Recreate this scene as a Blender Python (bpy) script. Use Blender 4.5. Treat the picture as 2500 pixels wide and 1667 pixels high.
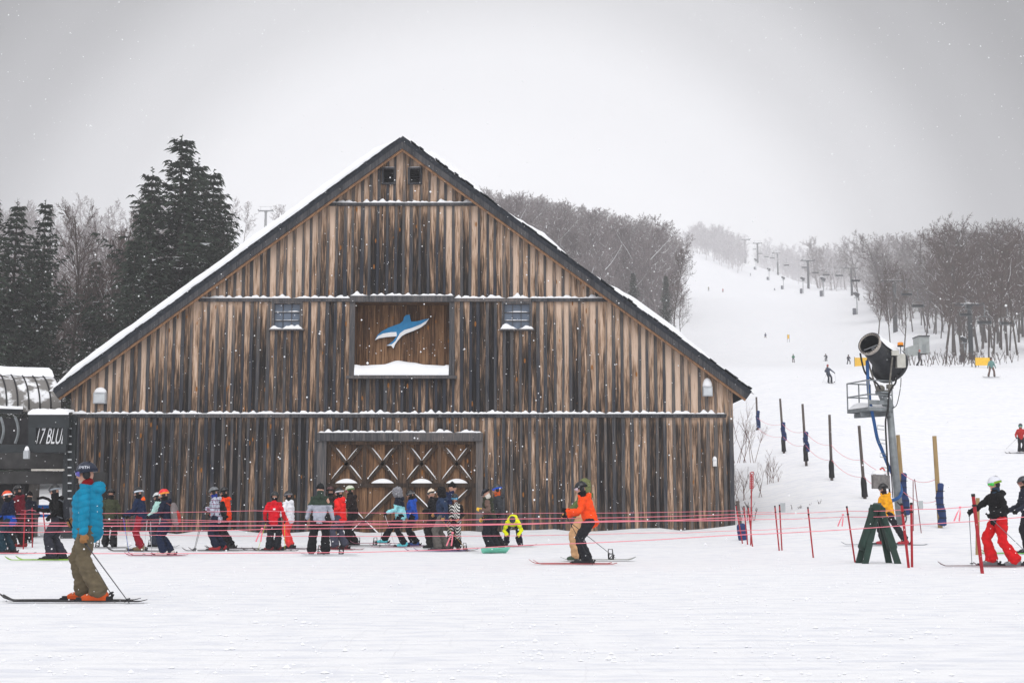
import bpy, math, random
import numpy as np
from mathutils import Vector, Matrix, noise, Euler

for o in list(bpy.data.objects): bpy.data.objects.remove(o)
random.seed(7); RN = np.random.RandomState(7)
SC = bpy.context.scene
COL = SC.collection
R = math.radians

# ---------------------------------------------------------------- camera, sky, sun, exposure
F, CX, CY = 3300.0, 1250.0, 833.5
K = F / 2700.0
CAMH, PITCH = 1.2, math.atan(406.5 / F)
cam_d = bpy.data.cameras.new('camera'); cam = bpy.data.objects.new('camera', cam_d); COL.objects.link(cam)
cam_d.sensor_width = 36; cam_d.lens = F / 2500 * 36; cam_d.clip_start = .1; cam_d.clip_end = 5000
cam.location = (0, 0, CAMH); cam.rotation_euler = (math.pi / 2 + PITCH, 0, 0)
SC.camera = cam
def pt(u, v, Y):
    b = (CY - v) / F; a = (u - CX) / F
    yy = math.cos(PITCH) - b * math.sin(PITCH); zz = math.sin(PITCH) + b * math.cos(PITCH)
    return Vector((a / yy * Y, Y, CAMH + zz / yy * Y))

SUN_EL, SUN_AZ = R(50), R(180)
w = bpy.data.worlds.new('World'); SC.world = w; w.use_nodes = True
nt = w.node_tree; nt.nodes.clear()
def WN(t, **k):
    n = nt.nodes.new(t)
    for a, b in k.items(): setattr(n, a, b)
    return n
sky = WN('ShaderNodeTexSky', sky_type='NISHITA', sun_disc=False, sun_elevation=SUN_EL, sun_rotation=SUN_AZ, air_density=1.0, dust_density=6.0)
hs = WN('ShaderNodeHueSaturation'); hs.inputs['Saturation'].default_value = .25
nt.links.new(sky.outputs[0], hs.inputs['Color'])
# overcast deck: brightest low ahead, lens vignette added as a dark ring around it
tc = WN('ShaderNodeTexCoord'); sep = WN('ShaderNodeSeparateXYZ'); nt.links.new(tc.outputs['Generated'], sep.inputs[0])
dot = WN('ShaderNodeVectorMath', operation='DOT_PRODUCT')
gd = Vector((-0.015, 1.0, 0.08)).normalized(); dot.inputs[1].default_value = gd
nt.links.new(tc.outputs['Generated'], dot.inputs[0])
ramp = WN('ShaderNodeValToRGB'); cr = ramp.color_ramp; cr.interpolation = 'EASE'
cr.elements[0].position = 0.30; cr.elements[0].color = (.80, .80, .82, 1)  # overhead and rear sky dimmed so the snow reads less bright
cr.elements[1].position = 1.0; cr.elements[1].color = (1.0, 1.0, 1.0, 1)
for p_, c_ in ((.60, .62), (.84, .26), (.90, .26), (.925, .38), (.95, .64), (.972, .90), (.988, 1.0)):
    e = cr.elements.new(p_); e.color = (c_, c_, c_ * 1.015, 1)
nt.links.new(dot.outputs['Value'], ramp.inputs[0])
nz = WN('ShaderNodeTexNoise'); nz.inputs['Scale'].default_value = 3.0; nz.inputs['Detail'].default_value = 3
nt.links.new(tc.outputs['Generated'], nz.inputs['Vector'])
mr = WN('ShaderNodeMapRange'); mr.inputs[3].default_value = .95; mr.inputs[4].default_value = 1.05
nt.links.new(nz.outputs[0], mr.inputs[0])
mul = WN('ShaderNodeVectorMath', operation='SCALE'); nt.links.new(ramp.outputs[0], mul.inputs[0]); nt.links.new(mr.outputs[0], mul.inputs['Scale'])
mul2 = WN('ShaderNodeVectorMath', operation='MULTIPLY'); mul2.inputs[1].default_value = (9.2, 9.2, 9.36)
nt.links.new(mul.outputs[0], mul2.inputs[0])
mx = WN('ShaderNodeMixRGB'); mx.inputs[0].default_value = .93
nt.links.new(hs.outputs[0], mx.inputs[1]); nt.links.new(mul2.outputs[0], mx.inputs[2])
bg = WN('ShaderNodeBackground'); bg.inputs[1].default_value = .1
wo = WN('ShaderNodeOutputWorld'); nt.links.new(mx.outputs[0], bg.inputs[0]); nt.links.new(bg.outputs[0], wo.inputs[0])

sd = bpy.data.lights.new('sun', 'SUN'); sd.energy = 1.15; sd.angle = R(45); sd.color = (1, .985, .96)
so = bpy.data.objects.new('sun', sd); COL.objects.link(so)
so.rotation_euler = (math.pi / 2 - SUN_EL, 0, math.pi - SUN_AZ)   # from behind the camera, a little to one side
SC.view_settings.view_transform = 'Standard'; SC.view_settings.look = 'None'
SC.view_settings.exposure = 0.28; SC.view_settings.gamma = 1.0
SC.cycles.use_denoising = True; SC.cycles.max_bounces = 6; SC.cycles.diffuse_bounces = 3
SC.cycles.volume_bounces = 2; SC.cycles.transparent_max_bounces = 8; SC.cycles.caustics_reflective = False

# ---------------------------------------------------------------- materials
MATS = {}
def lin(c):  # sRGB 0-255 -> linear
    return tuple(((x / 255) / 12.92 if x / 255 <= .04045 else ((x / 255 + .055) / 1.055) ** 2.4) for x in c)
def mat(name, rgb, rough=.8, var=.15, scale=6, bump=0., bscale=40, metal=0, spec=.3, sheen=0, alpha=None, stretch=(1, 1, 1)):
    if name in MATS: return MATS[name]
    m = bpy.data.materials.new(name); m.use_nodes = True; MATS[name] = m
    t = m.node_tree; b = t.nodes['Principled BSDF']
    b.inputs['Roughness'].default_value = rough; b.inputs['Metallic'].default_value = metal
    b.inputs['Specular IOR Level'].default_value = spec
    tcn = t.nodes.new('ShaderNodeTexCoord'); mp = t.nodes.new('ShaderNodeMapping'); mp.inputs['Scale'].default_value = stretch
    t.links.new(tcn.outputs['Object'], mp.inputs[0])
    n = t.nodes.new('ShaderNodeTexNoise'); n.inputs['Scale'].default_value = scale; n.inputs['Detail'].default_value = 5
    t.links.new(mp.outputs[0], n.inputs['Vector'])
    r_ = t.nodes.new('ShaderNodeMapRange'); r_.inputs[3].default_value = 1 - var; r_.inputs[4].default_value = 1 + var
    r_.inputs[1].default_value = .3; r_.inputs[2].default_value = .7
    t.links.new(n.outputs[0], r_.inputs[0])
    s = t.nodes.new('ShaderNodeVectorMath'); s.operation = 'SCALE'; s.inputs[0].default_value = rgb
    t.links.new(r_.outputs[0], s.inputs['Scale']); t.links.new(s.outputs[0], b.inputs['Base Color'])
    if bump:
        n2 = t.nodes.new('ShaderNodeTexNoise'); n2.inputs['Scale'].default_value = bscale; n2.inputs['Detail'].default_value = 4
        t.links.new(mp.outputs[0], n2.inputs['Vector'])
        bp = t.nodes.new('ShaderNodeBump'); bp.inputs['Strength'].default_value = min(1, bump); bp.inputs['Distance'].default_value = .02
        t.links.new(n2.outputs[0], bp.inputs['Height']); t.links.new(bp.outputs[0], b.inputs['Normal'])
    return m
def cloth(rgb255, name=None):
    c = lin(rgb255)
    return mat('cloth_%d_%d_%d' % tuple(rgb255), c, .85, .18, 9, .35, 26, spec=.2)
def plastic(rgb255): return mat('shell_%d_%d_%d' % tuple(rgb255), lin(rgb255), .35, .08, 12, spec=.5)
M_SKIN = mat('skin', (.55, .30, .22), .6, .1, 20)
M_BEARD = mat('beard', (.45, .38, .33), .9, .2, 60)
M_STEEL = mat('galvanised_steel', (.22, .24, .25), .55, .2, 5, .1, metal=.3)
M_DSTEEL = mat('dark_painted_steel', (.022, .027, .030), .5, .25, 3, .1)
M_BLACK = mat('black_rubber', (.012, .012, .014), .6, .2, 8)
M_SNOWC = mat('settled_snow', (.86, .87, .89), .9, .03, 4, .5, 9, spec=.15)
M_SHINGLE = mat('shingle', (.022, .026, .034), .85, .45, 9, .8, 14)
M_BARKW = mat('bark', (.075, .062, .055), .9, .35, 3, .5, 12, stretch=(1, 1, .2))
M_TWIG = mat('twig', (.10, .075, .068), .9, .3, 1)
M_NEEDLE = mat('spruce_needle', (.027, .040, .026), .8, .55, .9)
M_REDP = mat('red_pole_paint', (.36, .012, .02), .5, .15, 10)
M_ROPE = mat('pink_rope', (.85, .24, .30), .7, .15, 3)
M_GREEN = mat('green_pad', (.012, .035, .026), .6, .25, 5, .15)
M_WOODL = mat('pale_timber', (.32, .22, .10), .85, .2, 5, .3, stretch=(3, 3, .5))
M_WOODG = mat('grey_timber', (.10, .082, .075), .9, .35, 6, .4, stretch=(3, 3, .5))
M_BLUEPAD = mat('blue_pad', (.012, .035, .13), .6, .2, 4, .3)
M_YEL = mat('yellow_banner', (.85, .50, .02), .7, .1, 4)
M_HOSEB = mat('blue_hose', (.01, .08, .25), .5, .2, 4)
M_GLASS = mat('window_glass', (.10, .13, .18), .15, .2, 3, spec=.6)
M_CONC = mat('concrete', (.20, .185, .17), .9, .15, 4, .3)

def snow_ground():
    m = bpy.data.materials.new('snow'); m.use_nodes = True; t = m.node_tree; b = t.nodes['Principled BSDF']
    b.inputs['Roughness'].default_value = .85; b.inputs['Specular IOR Level'].default_value = .15
    tcn = t.nodes.new('ShaderNodeTexCoord')
    def nz_(sc, st, det=6):
        mp = t.nodes.new('ShaderNodeMapping'); mp.inputs['Scale'].default_value = st
        t.links.new(tcn.outputs['Object'], mp.inputs[0])
        n = t.nodes.new('ShaderNodeTexNoise'); n.inputs['Scale'].default_value = sc; n.inputs['Detail'].default_value = det
        t.links.new(mp.outputs[0], n.inputs['Vector']); return n
    a = nz_(4.5, (.45, 1.1, 1), 10); c = nz_(16, (.8, 1.3, 1), 6); tk = nz_(2.2, (.06, 3.0, 1), 4); tk2 = nz_(2.0, (.9, .12, 1), 3); g = nz_(.12, (1, 1, 1), 3)
    # worn streaks of packed snow, with groove shading put into the colour
    cr_ = t.nodes.new('ShaderNodeValToRGB'); cr_.color_ramp.elements[0].position = .40; cr_.color_ramp.elements[0].color = (.755, .77, .815, 1)
    cr_.color_ramp.elements[1].position = .53; cr_.color_ramp.elements[1].color = (.86, .865, .88, 1)
    mxx = t.nodes.new('ShaderNodeMath'); mxx.operation = 'MULTIPLY_ADD'; mxx.inputs[1].default_value = .60; mx2 = t.nodes.new('ShaderNodeMath'); mx2.operation = 'MULTIPLY'; mx2.inputs[1].default_value = .40
    t.links.new(tk.outputs[0], mx2.inputs[0]); t.links.new(a.outputs[0], mxx.inputs[0]); t.links.new(mx2.outputs[0], mxx.inputs[2])
    t.links.new(mxx.outputs[0], cr_.inputs[0]); t.links.new(cr_.outputs[0], b.inputs['Base Color'])
    g2 = t.nodes.new('ShaderNodeValToRGB'); g2.color_ramp.elements[0].position = .485; g2.color_ramp.elements[1].position = .515; g2.color_ramp.elements[0].color = (1, 1, 1, 1); g2.color_ramp.elements[1].color = (1, 1, 1, 1); e_ = g2.color_ramp.elements.new(.5); e_.color = (.86, .86, .86, 1)
    t.links.new(tk2.outputs[0], g2.inputs[0])
    ad = t.nodes.new('ShaderNodeMath'); ad.operation = 'MULTIPLY_ADD'; ad.inputs[1].default_value = .35
    t.links.new(c.outputs[0], ad.inputs[0]); t.links.new(a.outputs[0], ad.inputs[2])
    bp = t.nodes.new('ShaderNodeBump'); bp.inputs['Strength'].default_value = .55; bp.inputs['Distance'].default_value = .07
    m9 = t.nodes.new('ShaderNodeMath'); m9.operation = 'MULTIPLY'; t.links.new(ad.outputs[0], m9.inputs[0]); t.links.new(g2.outputs[0], m9.inputs[1])
    t.links.new(m9.outputs[0], bp.inputs['Height']); t.links.new(bp.outputs[0], b.inputs['Normal'])
    return m
M_SNOWG = snow_ground()

def wood(name, ramp_cols, sx=5, knots=True, bump=.6):
    """weathered board wood driven by the mesh colour attribute 'grain': r = how blackened, g = board's own tone"""
    m = bpy.data.materials.new(name); m.use_nodes = True; t = m.node_tree; b = t.nodes['Principled BSDF']
    b.inputs['Roughness'].default_value = .9; b.inputs['Specular IOR Level'].default_value = .15
    L = t.links.new
    at = t.nodes.new('ShaderNodeAttribute'); at.attribute_name = 'grain'
    sp = t.nodes.new('ShaderNodeSeparateColor'); L(at.outputs['Color'], sp.inputs[0])
    tcn = t.nodes.new('ShaderNodeTexCoord')
    off = t.nodes.new('ShaderNodeVectorMath'); off.operation = 'MULTIPLY'; off.inputs[1].default_value = (40, 13, 57)
    L(at.outputs['Color'], off.inputs[0])
    sp2 = t.nodes.new('ShaderNodeCombineXYZ'); 
    mg = t.nodes.new('ShaderNodeMath'); mg.operation = 'MULTIPLY'; mg.inputs[1].default_value = 37; L(sp.outputs[1], mg.inputs[0]); L(mg.outputs[0], sp2.inputs[2])
    add = t.nodes.new('ShaderNodeVectorMath'); add.operation = 'ADD'; L(tcn.outputs['Object'], add.inputs[0]); L(sp2.outputs[0], add.inputs[1])
    def nz_(sc, st, det):
        mp = t.nodes.new('ShaderNodeMapping'); mp.inputs['Scale'].default_value = st; L(add.outputs[0], mp.inputs[0])
        n = t.nodes.new('ShaderNodeTexNoise'); n.inputs['Scale'].default_value = sc; n.inputs['Detail'].default_value = det; n.inputs['Roughness'].default_value = .65
        L(mp.outputs[0], n.inputs['Vector']); return n
    a = nz_(sx, (1, 1, .10), 4); c = nz_(25, (1, 1, .05), 6)
    def ma(op, x, y, z=None):
        n = t.nodes.new('ShaderNodeMath'); n.operation = op
        for i, q in enumerate((x, y, z)):
            if q is None: continue
            if isinstance(q, (int, float)): n.inputs[i].default_value = q
            else: L(q, n.inputs[i])
        return n.outputs[0]
    f = ma('MULTIPLY_ADD', a.outputs[0], 1.25, -.625)
    f = ma('ADD', f, sp.outputs[0])
    f = ma('ADD', f, ma('MULTIPLY_ADD', sp.outputs[1], .42, -.21))
    f = ma('ADD', f, ma('MULTIPLY_ADD', c.outputs[0], 1.7, -.85))
    cr_ = t.nodes.new('ShaderNodeValToRGB'); els = cr_.color_ramp.elements
    els[0].position, els[0].color = ramp_cols[0][0], ramp_cols[0][1] + (1,)
    els[1].position, els[1].color = ramp_cols[-1][0], ramp_cols[-1][1] + (1,)
    for p_, c_ in ramp_cols[1:-1]:
        e = els.new(p_); e.color = c_ + (1,)
    L(f, cr_.inputs[0]); out = cr_.outputs[0]
    if knots:
        mp = t.nodes.new('ShaderNodeMapping'); mp.inputs['Scale'].default_value = (3.2, 3.2, 1.1); L(add.outputs[0], mp.inputs[0])
        vo = t.nodes.new('ShaderNodeTexVoronoi'); vo.inputs['Scale'].default_value = 1.0; L(mp.outputs[0], vo.inputs['Vector'])
        k = t.nodes.new('ShaderNodeValToRGB'); k.color_ramp.elements[0].position = .085; k.color_ramp.elements[0].color = (1, 1, 1, 1)
        k.color_ramp.elements[1].position = .125; k.color_ramp.elements[1].color = (0, 0, 0, 1); L(vo.outputs['Distance'], k.inputs[0])
        mxn = t.nodes.new('ShaderNodeMixRGB'); mxn.inputs[2].default_value = (.30, .12, .03, 1); L(k.outputs[0], mxn.inputs[0]); L(out, mxn.inputs[1]); out = mxn.outputs[0]
    L(out, b.inputs['Base Color'])
    bp = t.nodes.new('ShaderNodeBump'); bp.inputs['Strength'].default_value = bump; bp.inputs['Distance'].default_value = .02
    L(c.outputs[0], bp.inputs['Height']); L(bp.outputs[0], b.inputs['Normal'])
    return m
M_BOARD = wood('weathered_board', [(0.0, (.64, .48, .37)), (.26, (.43, .29, .20)), (.44, (.19, .122, .082)), (.62, (.064, .048, .038)), (.88, (.017, .016, .017))])
M_BATTEN = wood('weathered_batten', [(0.0, (.42, .29, .20)), (.28, (.16, .13, .115)), (.5, (.098, .091, .088)), (.75, (.066, .067, .074)), (1.0, (.035, .038, .048))], knots=False)
M_DOORW = wood('barn_door_board', [(0.0, (.27, .155, .085)), (.33, (.145, .078, .042)), (.58, (.065, .038, .026)), (1.0, (.02, .015, .013))])
M_BEAM = wood('barn_beam', [(0.0, (.16, .14, .13)), (.5, (.075, .075, .08)), (1.0, (.025, .027, .032))], knots=False)
M_BEAMB = wood('brown_beam', [(0.0, (.16, .10, .065)), (.5, (.06, .042, .032)), (1.0, (.022, .018, .016))], knots=False)
M_RAKE = wood('rake_underside', [(0.0, (.36, .20, .11)), (.5, (.17, .10, .065)), (1.0, (.06, .045, .04))], knots=False)

# ---------------------------------------------------------------- mesh helpers
class MB:
    def __init__(s): s.v = []; s.f = []; s.m = []; s.c = []
    def add(s, vs, fs, m=0, c=(.5, .5, .5)):
        o = len(s.v); s.v += [tuple(p) for p in vs]; s.f += [tuple(i + o for i in f) for f in fs]
        s.m += [m] * len(fs); s.c += [c] * len(vs) if isinstance(c, tuple) else c
        return s
    def box(s, c, d, rot=None, m=0, col=(.5, .5, .5)):
        vs = [Vector((x * d[0] / 2, y * d[1] / 2, z * d[2] / 2)) for x in (-1, 1) for y in (-1, 1) for z in (-1, 1)]
        if rot is not None: vs = [rot @ q for q in vs]
        c = Vector(c); vs = [q + c for q in vs]
        return s.add(vs, [(0, 1, 3, 2), (4, 6, 7, 5), (0, 4, 5, 1), (2, 3, 7, 6), (0, 2, 6, 4), (1, 5, 7, 3)], m, col)
    def bar(s, a, b, w_, d_, side=None, m=0, col=(.5, .5, .5)):
        """box section from a to b; w_ along side, d_ along the third axis"""
        a = Vector(a); b = Vector(b); t = (b - a)
        L = t.length; t.normalize()
        sd_ = Vector(side) if side is not None else (Vector((1, 0, 0)) if abs(t.x) < .9 else Vector((0, 0, 1)))
        n = t.cross(sd_).normalized(); sd_ = n.cross(t).normalized()
        return s.box((a + b) / 2, (w_, d_, L), Matrix((sd_, n, t)).transposed() if True else None, m, col)
    def tube(s, pts, rad, n=8, m=0, caps=True, col=(.5, .5, .5)):
        pts = [Vector(p) for p in pts]
        rad = [rad] * len(pts) if isinstance(rad, (int, float)) else rad
        prev = None; vs = []; fs = []
        for i, p in enumerate(pts):
            t = (pts[min(i + 1, len(pts) - 1)] - pts[max(i - 1, 0)])
            t = t.normalized() if t.length > 1e-9 else Vector((0, 0, 1))
            if prev is None: prev = t.orthogonal().normalized()
            sx_ = (prev - t * prev.dot(t)); sx_ = sx_.normalized() if sx_.length > 1e-6 else t.orthogonal().normalized()
            prev = sx_; sy_ = t.cross(sx_)
            for k in range(n):
                a = 2 * math.pi * k / n; vs.append(p + (sx_ * math.cos(a) + sy_ * math.sin(a)) * rad[i])
        for i in range(len(pts) - 1):
            for k in range(n):
                k2 = (k + 1) % n; fs.append((i * n + k, i * n + k2, (i + 1) * n + k2, (i + 1) * n + k))
        if caps: fs.append(tuple(range(n))[::-1]); fs.append(tuple((len(pts) - 1) * n + k for k in range(n)))
        return s.add(vs, fs, m, col)
    def loft(s, pts, ra, rb, side, n=14, m=0, fwd=None):
        """elliptical sections: ra along 'side', rb across"""
        side = Vector(side).normalized(); vs = []; fs = []; pts = [Vector(p) for p in pts]
        P = [pts[0]] + pts + [pts[-1]]
        t0 = (pts[1] - pts[0]).normalized(); t1 = (pts[-1] - pts[-2]).normalized()
        P[0] = pts[0] - t0 * min(ra[0], rb[0]) * .5; P[-1] = pts[-1] + t1 * min(ra[-1], rb[-1]) * .5
        A = [ra[0] * .55] + list(ra) + [ra[-1] * .55]; B = [rb[0] * .55] + list(rb) + [rb[-1] * .55]
        for i, p in enumerate(P):
            t = (P[min(i + 1, len(P) - 1)] - P[max(i - 1, 0)]).normalized()
            sd_ = (side - t * side.dot(t)).normalized(); fr = t.cross(sd_)
            for k in range(n):
                a = 2 * math.pi * k / n; vs.append(p + sd_ * math.cos(a) * A[i] + fr * math.sin(a) * B[i])
        for i in range(len(P) - 1):
            for k in range(n):
                k2 = (k + 1) % n; fs.append((i * n + k, i * n + k2, (i + 1) * n + k2, (i + 1) * n + k))
        fs.append(tuple(range(n))[::-1]); fs.append(tuple((len(P) - 1) * n + k for k in range(n)))
        return s.add(vs, fs, m)
    def ball(s, c, r, rot=None, n=12, h=8, m=0, z0=-1., z1=1.):
        r = (r, r, r) if isinstance(r, (int, float)) else r; c = Vector(c); vs = []; fs = []
        a0 = math.asin(z0); a1 = math.asin(z1)
        for i in range(h + 1):
            a = a0 + (a1 - a0) * i / h
            for k in range(n):
                b_ = 2 * math.pi * k / n
                q = Vector((r[0] * math.cos(a) * math.cos(b_), r[1] * math.cos(a) * math.sin(b_), r[2] * math.sin(a)))
                if rot is not None: q = rot @ q
                vs.append(c + q)
        for i in range(h):
            for k in range(n):
                k2 = (k + 1) % n; fs.append((i * n + k, i * n + k2, (i + 1) * n + k2, (i + 1) * n + k))
        fs.append(tuple(range(n))[::-1]); fs.append(tuple(h * n + k for k in range(n)))
        return s.add(vs, fs, m)
    def poly(s, pts, y0, y1, m=0, m_side=None):
        """extrude an x,z outline between depths y0 (front) and y1"""
        n = len(pts); vs = [(x, y0, z) for x, z in pts] + [(x, y1, z) for x, z in pts]
        s.add(vs, [tuple(range(n)), tuple(range(n, 2 * n))[::-1]], m)
        s.add(vs, [(i, (i + 1) % n, n + (i + 1) % n, n + i) for i in range(n)], m if m_side is None else m_side)
        return s
    def build(s, name, mats, parent=None, smooth=False, color=False, loc=None):
        me = bpy.data.meshes.new(name); me.from_pydata(s.v, [], s.f)
        for q in (mats if isinstance(mats, (list, tuple)) else [mats]): me.materials.append(q)
        me.polygons.foreach_set('material_index', s.m)
        if color:
            a = me.color_attributes.new('grain', 'FLOAT_COLOR', 'POINT')
            arr = np.ones((len(s.v), 4), dtype=np.float32); arr[:, :3] = np.array(s.c, dtype=np.float32)
            a.data.foreach_set('color', arr.ravel())
        if smooth: me.polygons.foreach_set('use_smooth', [True] * len(s.f))
        me.update(); o = bpy.data.objects.new(name, me); COL.objects.link(o)
        if parent is not None: o.parent = parent
        if loc is not None: o.location = loc
        return o
def tag(o, label=None, cat=None, group=None, kind=None):
    if label: o['label'] = label
    if cat: o['category'] = cat
    if group: o['group'] = group
    if kind: o['kind'] = kind
    return o
def empty(name, loc=(0, 0, 0), label=None, cat=None, group=None, rz=0):
    o = bpy.data.objects.new(name, None); COL.objects.link(o); o.location = loc; o.rotation_euler = (0, 0, rz); o.empty_display_size = .2
    return tag(o, label, cat, group)
def copy_tree(o, parent=None):
    c = o.copy(); COL.objects.link(c)
    if parent is not None: c.parent = parent
    for ch in list(o.children): copy_tree(ch, c)
    return c
PENDING = []
def remesh(o, voxel, smooth=4, post=None):
    r_ = o.modifiers.new('r', 'REMESH'); r_.mode = 'VOXEL'; r_.voxel_size = voxel; r_.use_smooth_shade = True
    if smooth:
        s_ = o.modifiers.new('s', 'SMOOTH'); s_.iterations = smooth; s_.factor = .5
    PENDING.append((o, post)); return o
def flush():
    dg = bpy.context.evaluated_depsgraph_get()
    new = []
    for o, post in PENDING:
        new.append(bpy.data.meshes.new_from_object(o.evaluated_get(dg)))
    for (o, post), me in zip(PENDING, new):
        o.modifiers.clear(); mats = list(o.data.materials); o.data = me; me.name = o.name
        me.materials.clear()
        for q in mats: me.materials.append(q)
        me.polygons.foreach_set('material_index', [0] * len(me.polygons))
        me.polygons.foreach_set('use_smooth', [True] * len(me.polygons))
        if post: post(me)
        me.update()
    PENDING.clear()
def text_mesh(s, size, align='CENTER'):
    c = bpy.data.curves.new('t', 'FONT'); c.body = s; c.size = size; c.align_x = align; c.align_y = 'CENTER'
    o = bpy.data.objects.new('t', c); COL.objects.link(o); dg = bpy.context.evaluated_depsgraph_get()
    me = bpy.data.meshes.new_from_object(o.evaluated_get(dg)); bpy.data.objects.remove(o)
    return me

# ---------------------------------------------------------------- ground
TU = [-900, 600, 1250, 1700, 1850, 2025, 2250, 2500, 3600]
TS = [(u - CX) / F * 1.0 for u in TU]
TY = [K * q for q in (0, 30, 35, 40, 45, 55, 65, 80, 95, 115, 150, 200, 270, 350, 450, 600, 800, 1100, 1500)]
TZ = np.array([
 [0, 0, .10, .30, .4, .8, 1.3, 3, 6, 10, 18, 32, 52, 75, 98, 125, 140, 150, 150],
 [0, 0, .10, .30, .4, .8, 1.4, 3, 6, 10, 18, 33, 55, 87, 108, 130, 145, 150, 150],
 [0, 0, .10, .34, .5, 1., 1.8, 4, 7, 12, 21, 36, 58, 80, 100, 130, 150, 160, 160],
 [0, 0, .15, .35, .8, 1.8, 3.2, 6.5, 10, 14, 19, 28, 42, 65, 90, 143, 185, 190, 190],
 [0, 0, .30, .70, 1.3, 3.2, 5.0, 8.5, 12, 15.5, 20, 27, 42, 65, 88, 128, 180, 190, 190],
 [0, 0, .45, 1.1, 1.9, 3.7, 5.6, 9., 12.2, 15.3, 20, 27, 40, 62, 90, 122, 155, 165, 165],
 [0, 0, .62, 1.1, 1.6, 2.7, 4.3, 8., 12, 15.8, 21, 30, 45, 64, 90, 120, 140, 150, 150],
 [0, 0, .5, .9, 1.3, 2.6, 4.2, 8., 12.2, 15.6, 21.5, 31, 46, 66, 90, 115, 135, 140, 140],
 [0, 0, .4, .8, 1.2, 2.4, 4., 8., 12, 16, 22, 31, 46, 66, 90, 110, 130, 135, 135]])
def _tz(x, y):
    y = np.maximum(y, 1e-3); s = x / np.maximum(y, 12.)
    i = np.clip(np.searchsorted(TS, s) - 1, 0, len(TS) - 2); TSa = np.array(TS)
    fs = np.clip((s - TSa[i]) / (TSa[i + 1] - TSa[i]), 0, 1); fs = fs * fs * (3 - 2 * fs)
    TYa = np.array(TY, float); j = np.clip(np.searchsorted(TYa, y) - 1, 0, len(TY) - 2)
    fy = np.clip((y - TYa[j]) / (TYa[j + 1] - TYa[j]), 0, 1)
    return (TZ[i, j] * (1 - fs) + TZ[i + 1, j] * fs) * (1 - fy) + (TZ[i, j + 1] * (1 - fs) + TZ[i + 1, j + 1] * fs) * fy
def ground(x, y):
    x = np.asarray(x, float); y = np.asarray(y, float); z = 0
    for k, wt in ((.91, .15), (.955, .22), (1, .26), (1.045, .22), (1.09, .15)): z = z + _tz(x, y * k) * wt
    # drift of ploughed snow along the barn front
    z = z + .10 * np.exp(-((y - 48.1) / 1.0) ** 2) * (np.abs(x + 4) < 12.2) * (1 + .6 * np.sin(x * 1.7) + .4 * np.sin(x * 3.9 + 1))
    return z
def gz(x, y): return float(ground(x, y))
def hit(u, v):
    lo = 4.0; Y = lo
    while Y < 900:
        p = pt(u, v, Y)
        if p.z < gz(p.x, p.y): 
            a, b = Y / 1.02, Y
            for _ in range(14):
                mid_ = (a + b) / 2; p = pt(u, v, mid_)
                if p.z < gz(p.x, p.y): b = mid_
                else: a = mid_
            return pt(u, v, b)
        Y *= 1.02
    return pt(u, v, 900)
def build_ground():
    ys = np.concatenate([np.linspace(-60, 0, 7)[:-1], np.arange(0, 30, .5), np.arange(30, 70, .7), np.geomspace(70, 1500, 150)])
    xs = np.concatenate([-np.geomspace(26, 900, 60)[::-1], np.arange(-25.5, 45, .75), np.geomspace(45, 900, 90)])
    X, Y = np.meshgrid(xs, ys); Z = ground(X, Y)
    bumps = np.array([[noise.fractal(Vector((x * .15, y * .3, 3)), .9, 2, 4) for x in xs] for y in ys])
    Z = Z + bumps * np.clip((Y - 55) / 400, .004, .8)
    V = np.stack([X, Y, Z], -1).reshape(-1, 3); nx = len(xs)
    i = (np.arange(len(ys) - 1)[:, None] * nx + np.arange(nx - 1)[None]).ravel()
    Fc = np.stack([i, i + 1, i + nx + 1, i + nx], 1)
    me = bpy.data.meshes.new('snow_ground'); me.from_pydata(V.tolist(), [], Fc.tolist()); me.materials.append(M_SNOWG)
    me.polygons.foreach_set('use_smooth', [True] * len(me.polygons)); me.update()
    o = bpy.data.objects.new('snow_ground', me); COL.objects.link(o)
    tag(o, 'white packed snow covering the base area and the ski slope', 'ground', kind='structure')
build_ground()

# ---------------------------------------------------------------- barn
BY = 40.0 * K
def bx(u, v=1000): return pt(u, v, BY).x
def bz(v): return pt(1250, v, BY).z
AP = pt(982, 350, BY); CLf = pt(175, 938, BY); CRt = pt(1788, 930, BY)
XL, XR, XA = CLf.x, CRt.x, AP.x
ZB = gz(-4, BY) - .25
def zroof(x):
    return CLf.z + (AP.z - CLf.z) * (x - XL) / (XA - XL) if x < XA else CRt.z + (AP.z - CRt.z) * (XR - x) / (XR - XA)
barn = empty('barn', (XA, BY, ZB), 'large weathered timber barn with steep gable and snow on its roof', 'barn')
BO = Vector((XA, BY, ZB))
def bbuild(mb, name, m, parent=barn, **k):
    o = mb.build(name, m, None, **k)
    if parent is barn:
        o.data.transform(Matrix.Translation(-BO)); o.parent = barn
    else:
        o.data.transform(Matrix.Translation(-BO)); o.parent = parent
    return o
ALC = (bx(866, 830), bx(1097, 830), bz(918), bz(738))      # alcove opening x0,x1,z0,z1
DOR = (bx(796, 1190), bx(1162, 1190), ZB - .3, bz(1076))   # door opening
WINS = [(bx(670, 770), bx(733, 770), bz(804), bz(742)), (bx(1231, 770), bx(1293, 770), bz(804), bz(743))]
VENTS = [(bx(937, 430), bx(962, 430), bz(447), bz(415)), (bx(1001, 430), bx(1026, 430), bz(447), bz(415))]
HOLES = [ALC, DOR] + WINS + VENTS
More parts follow.
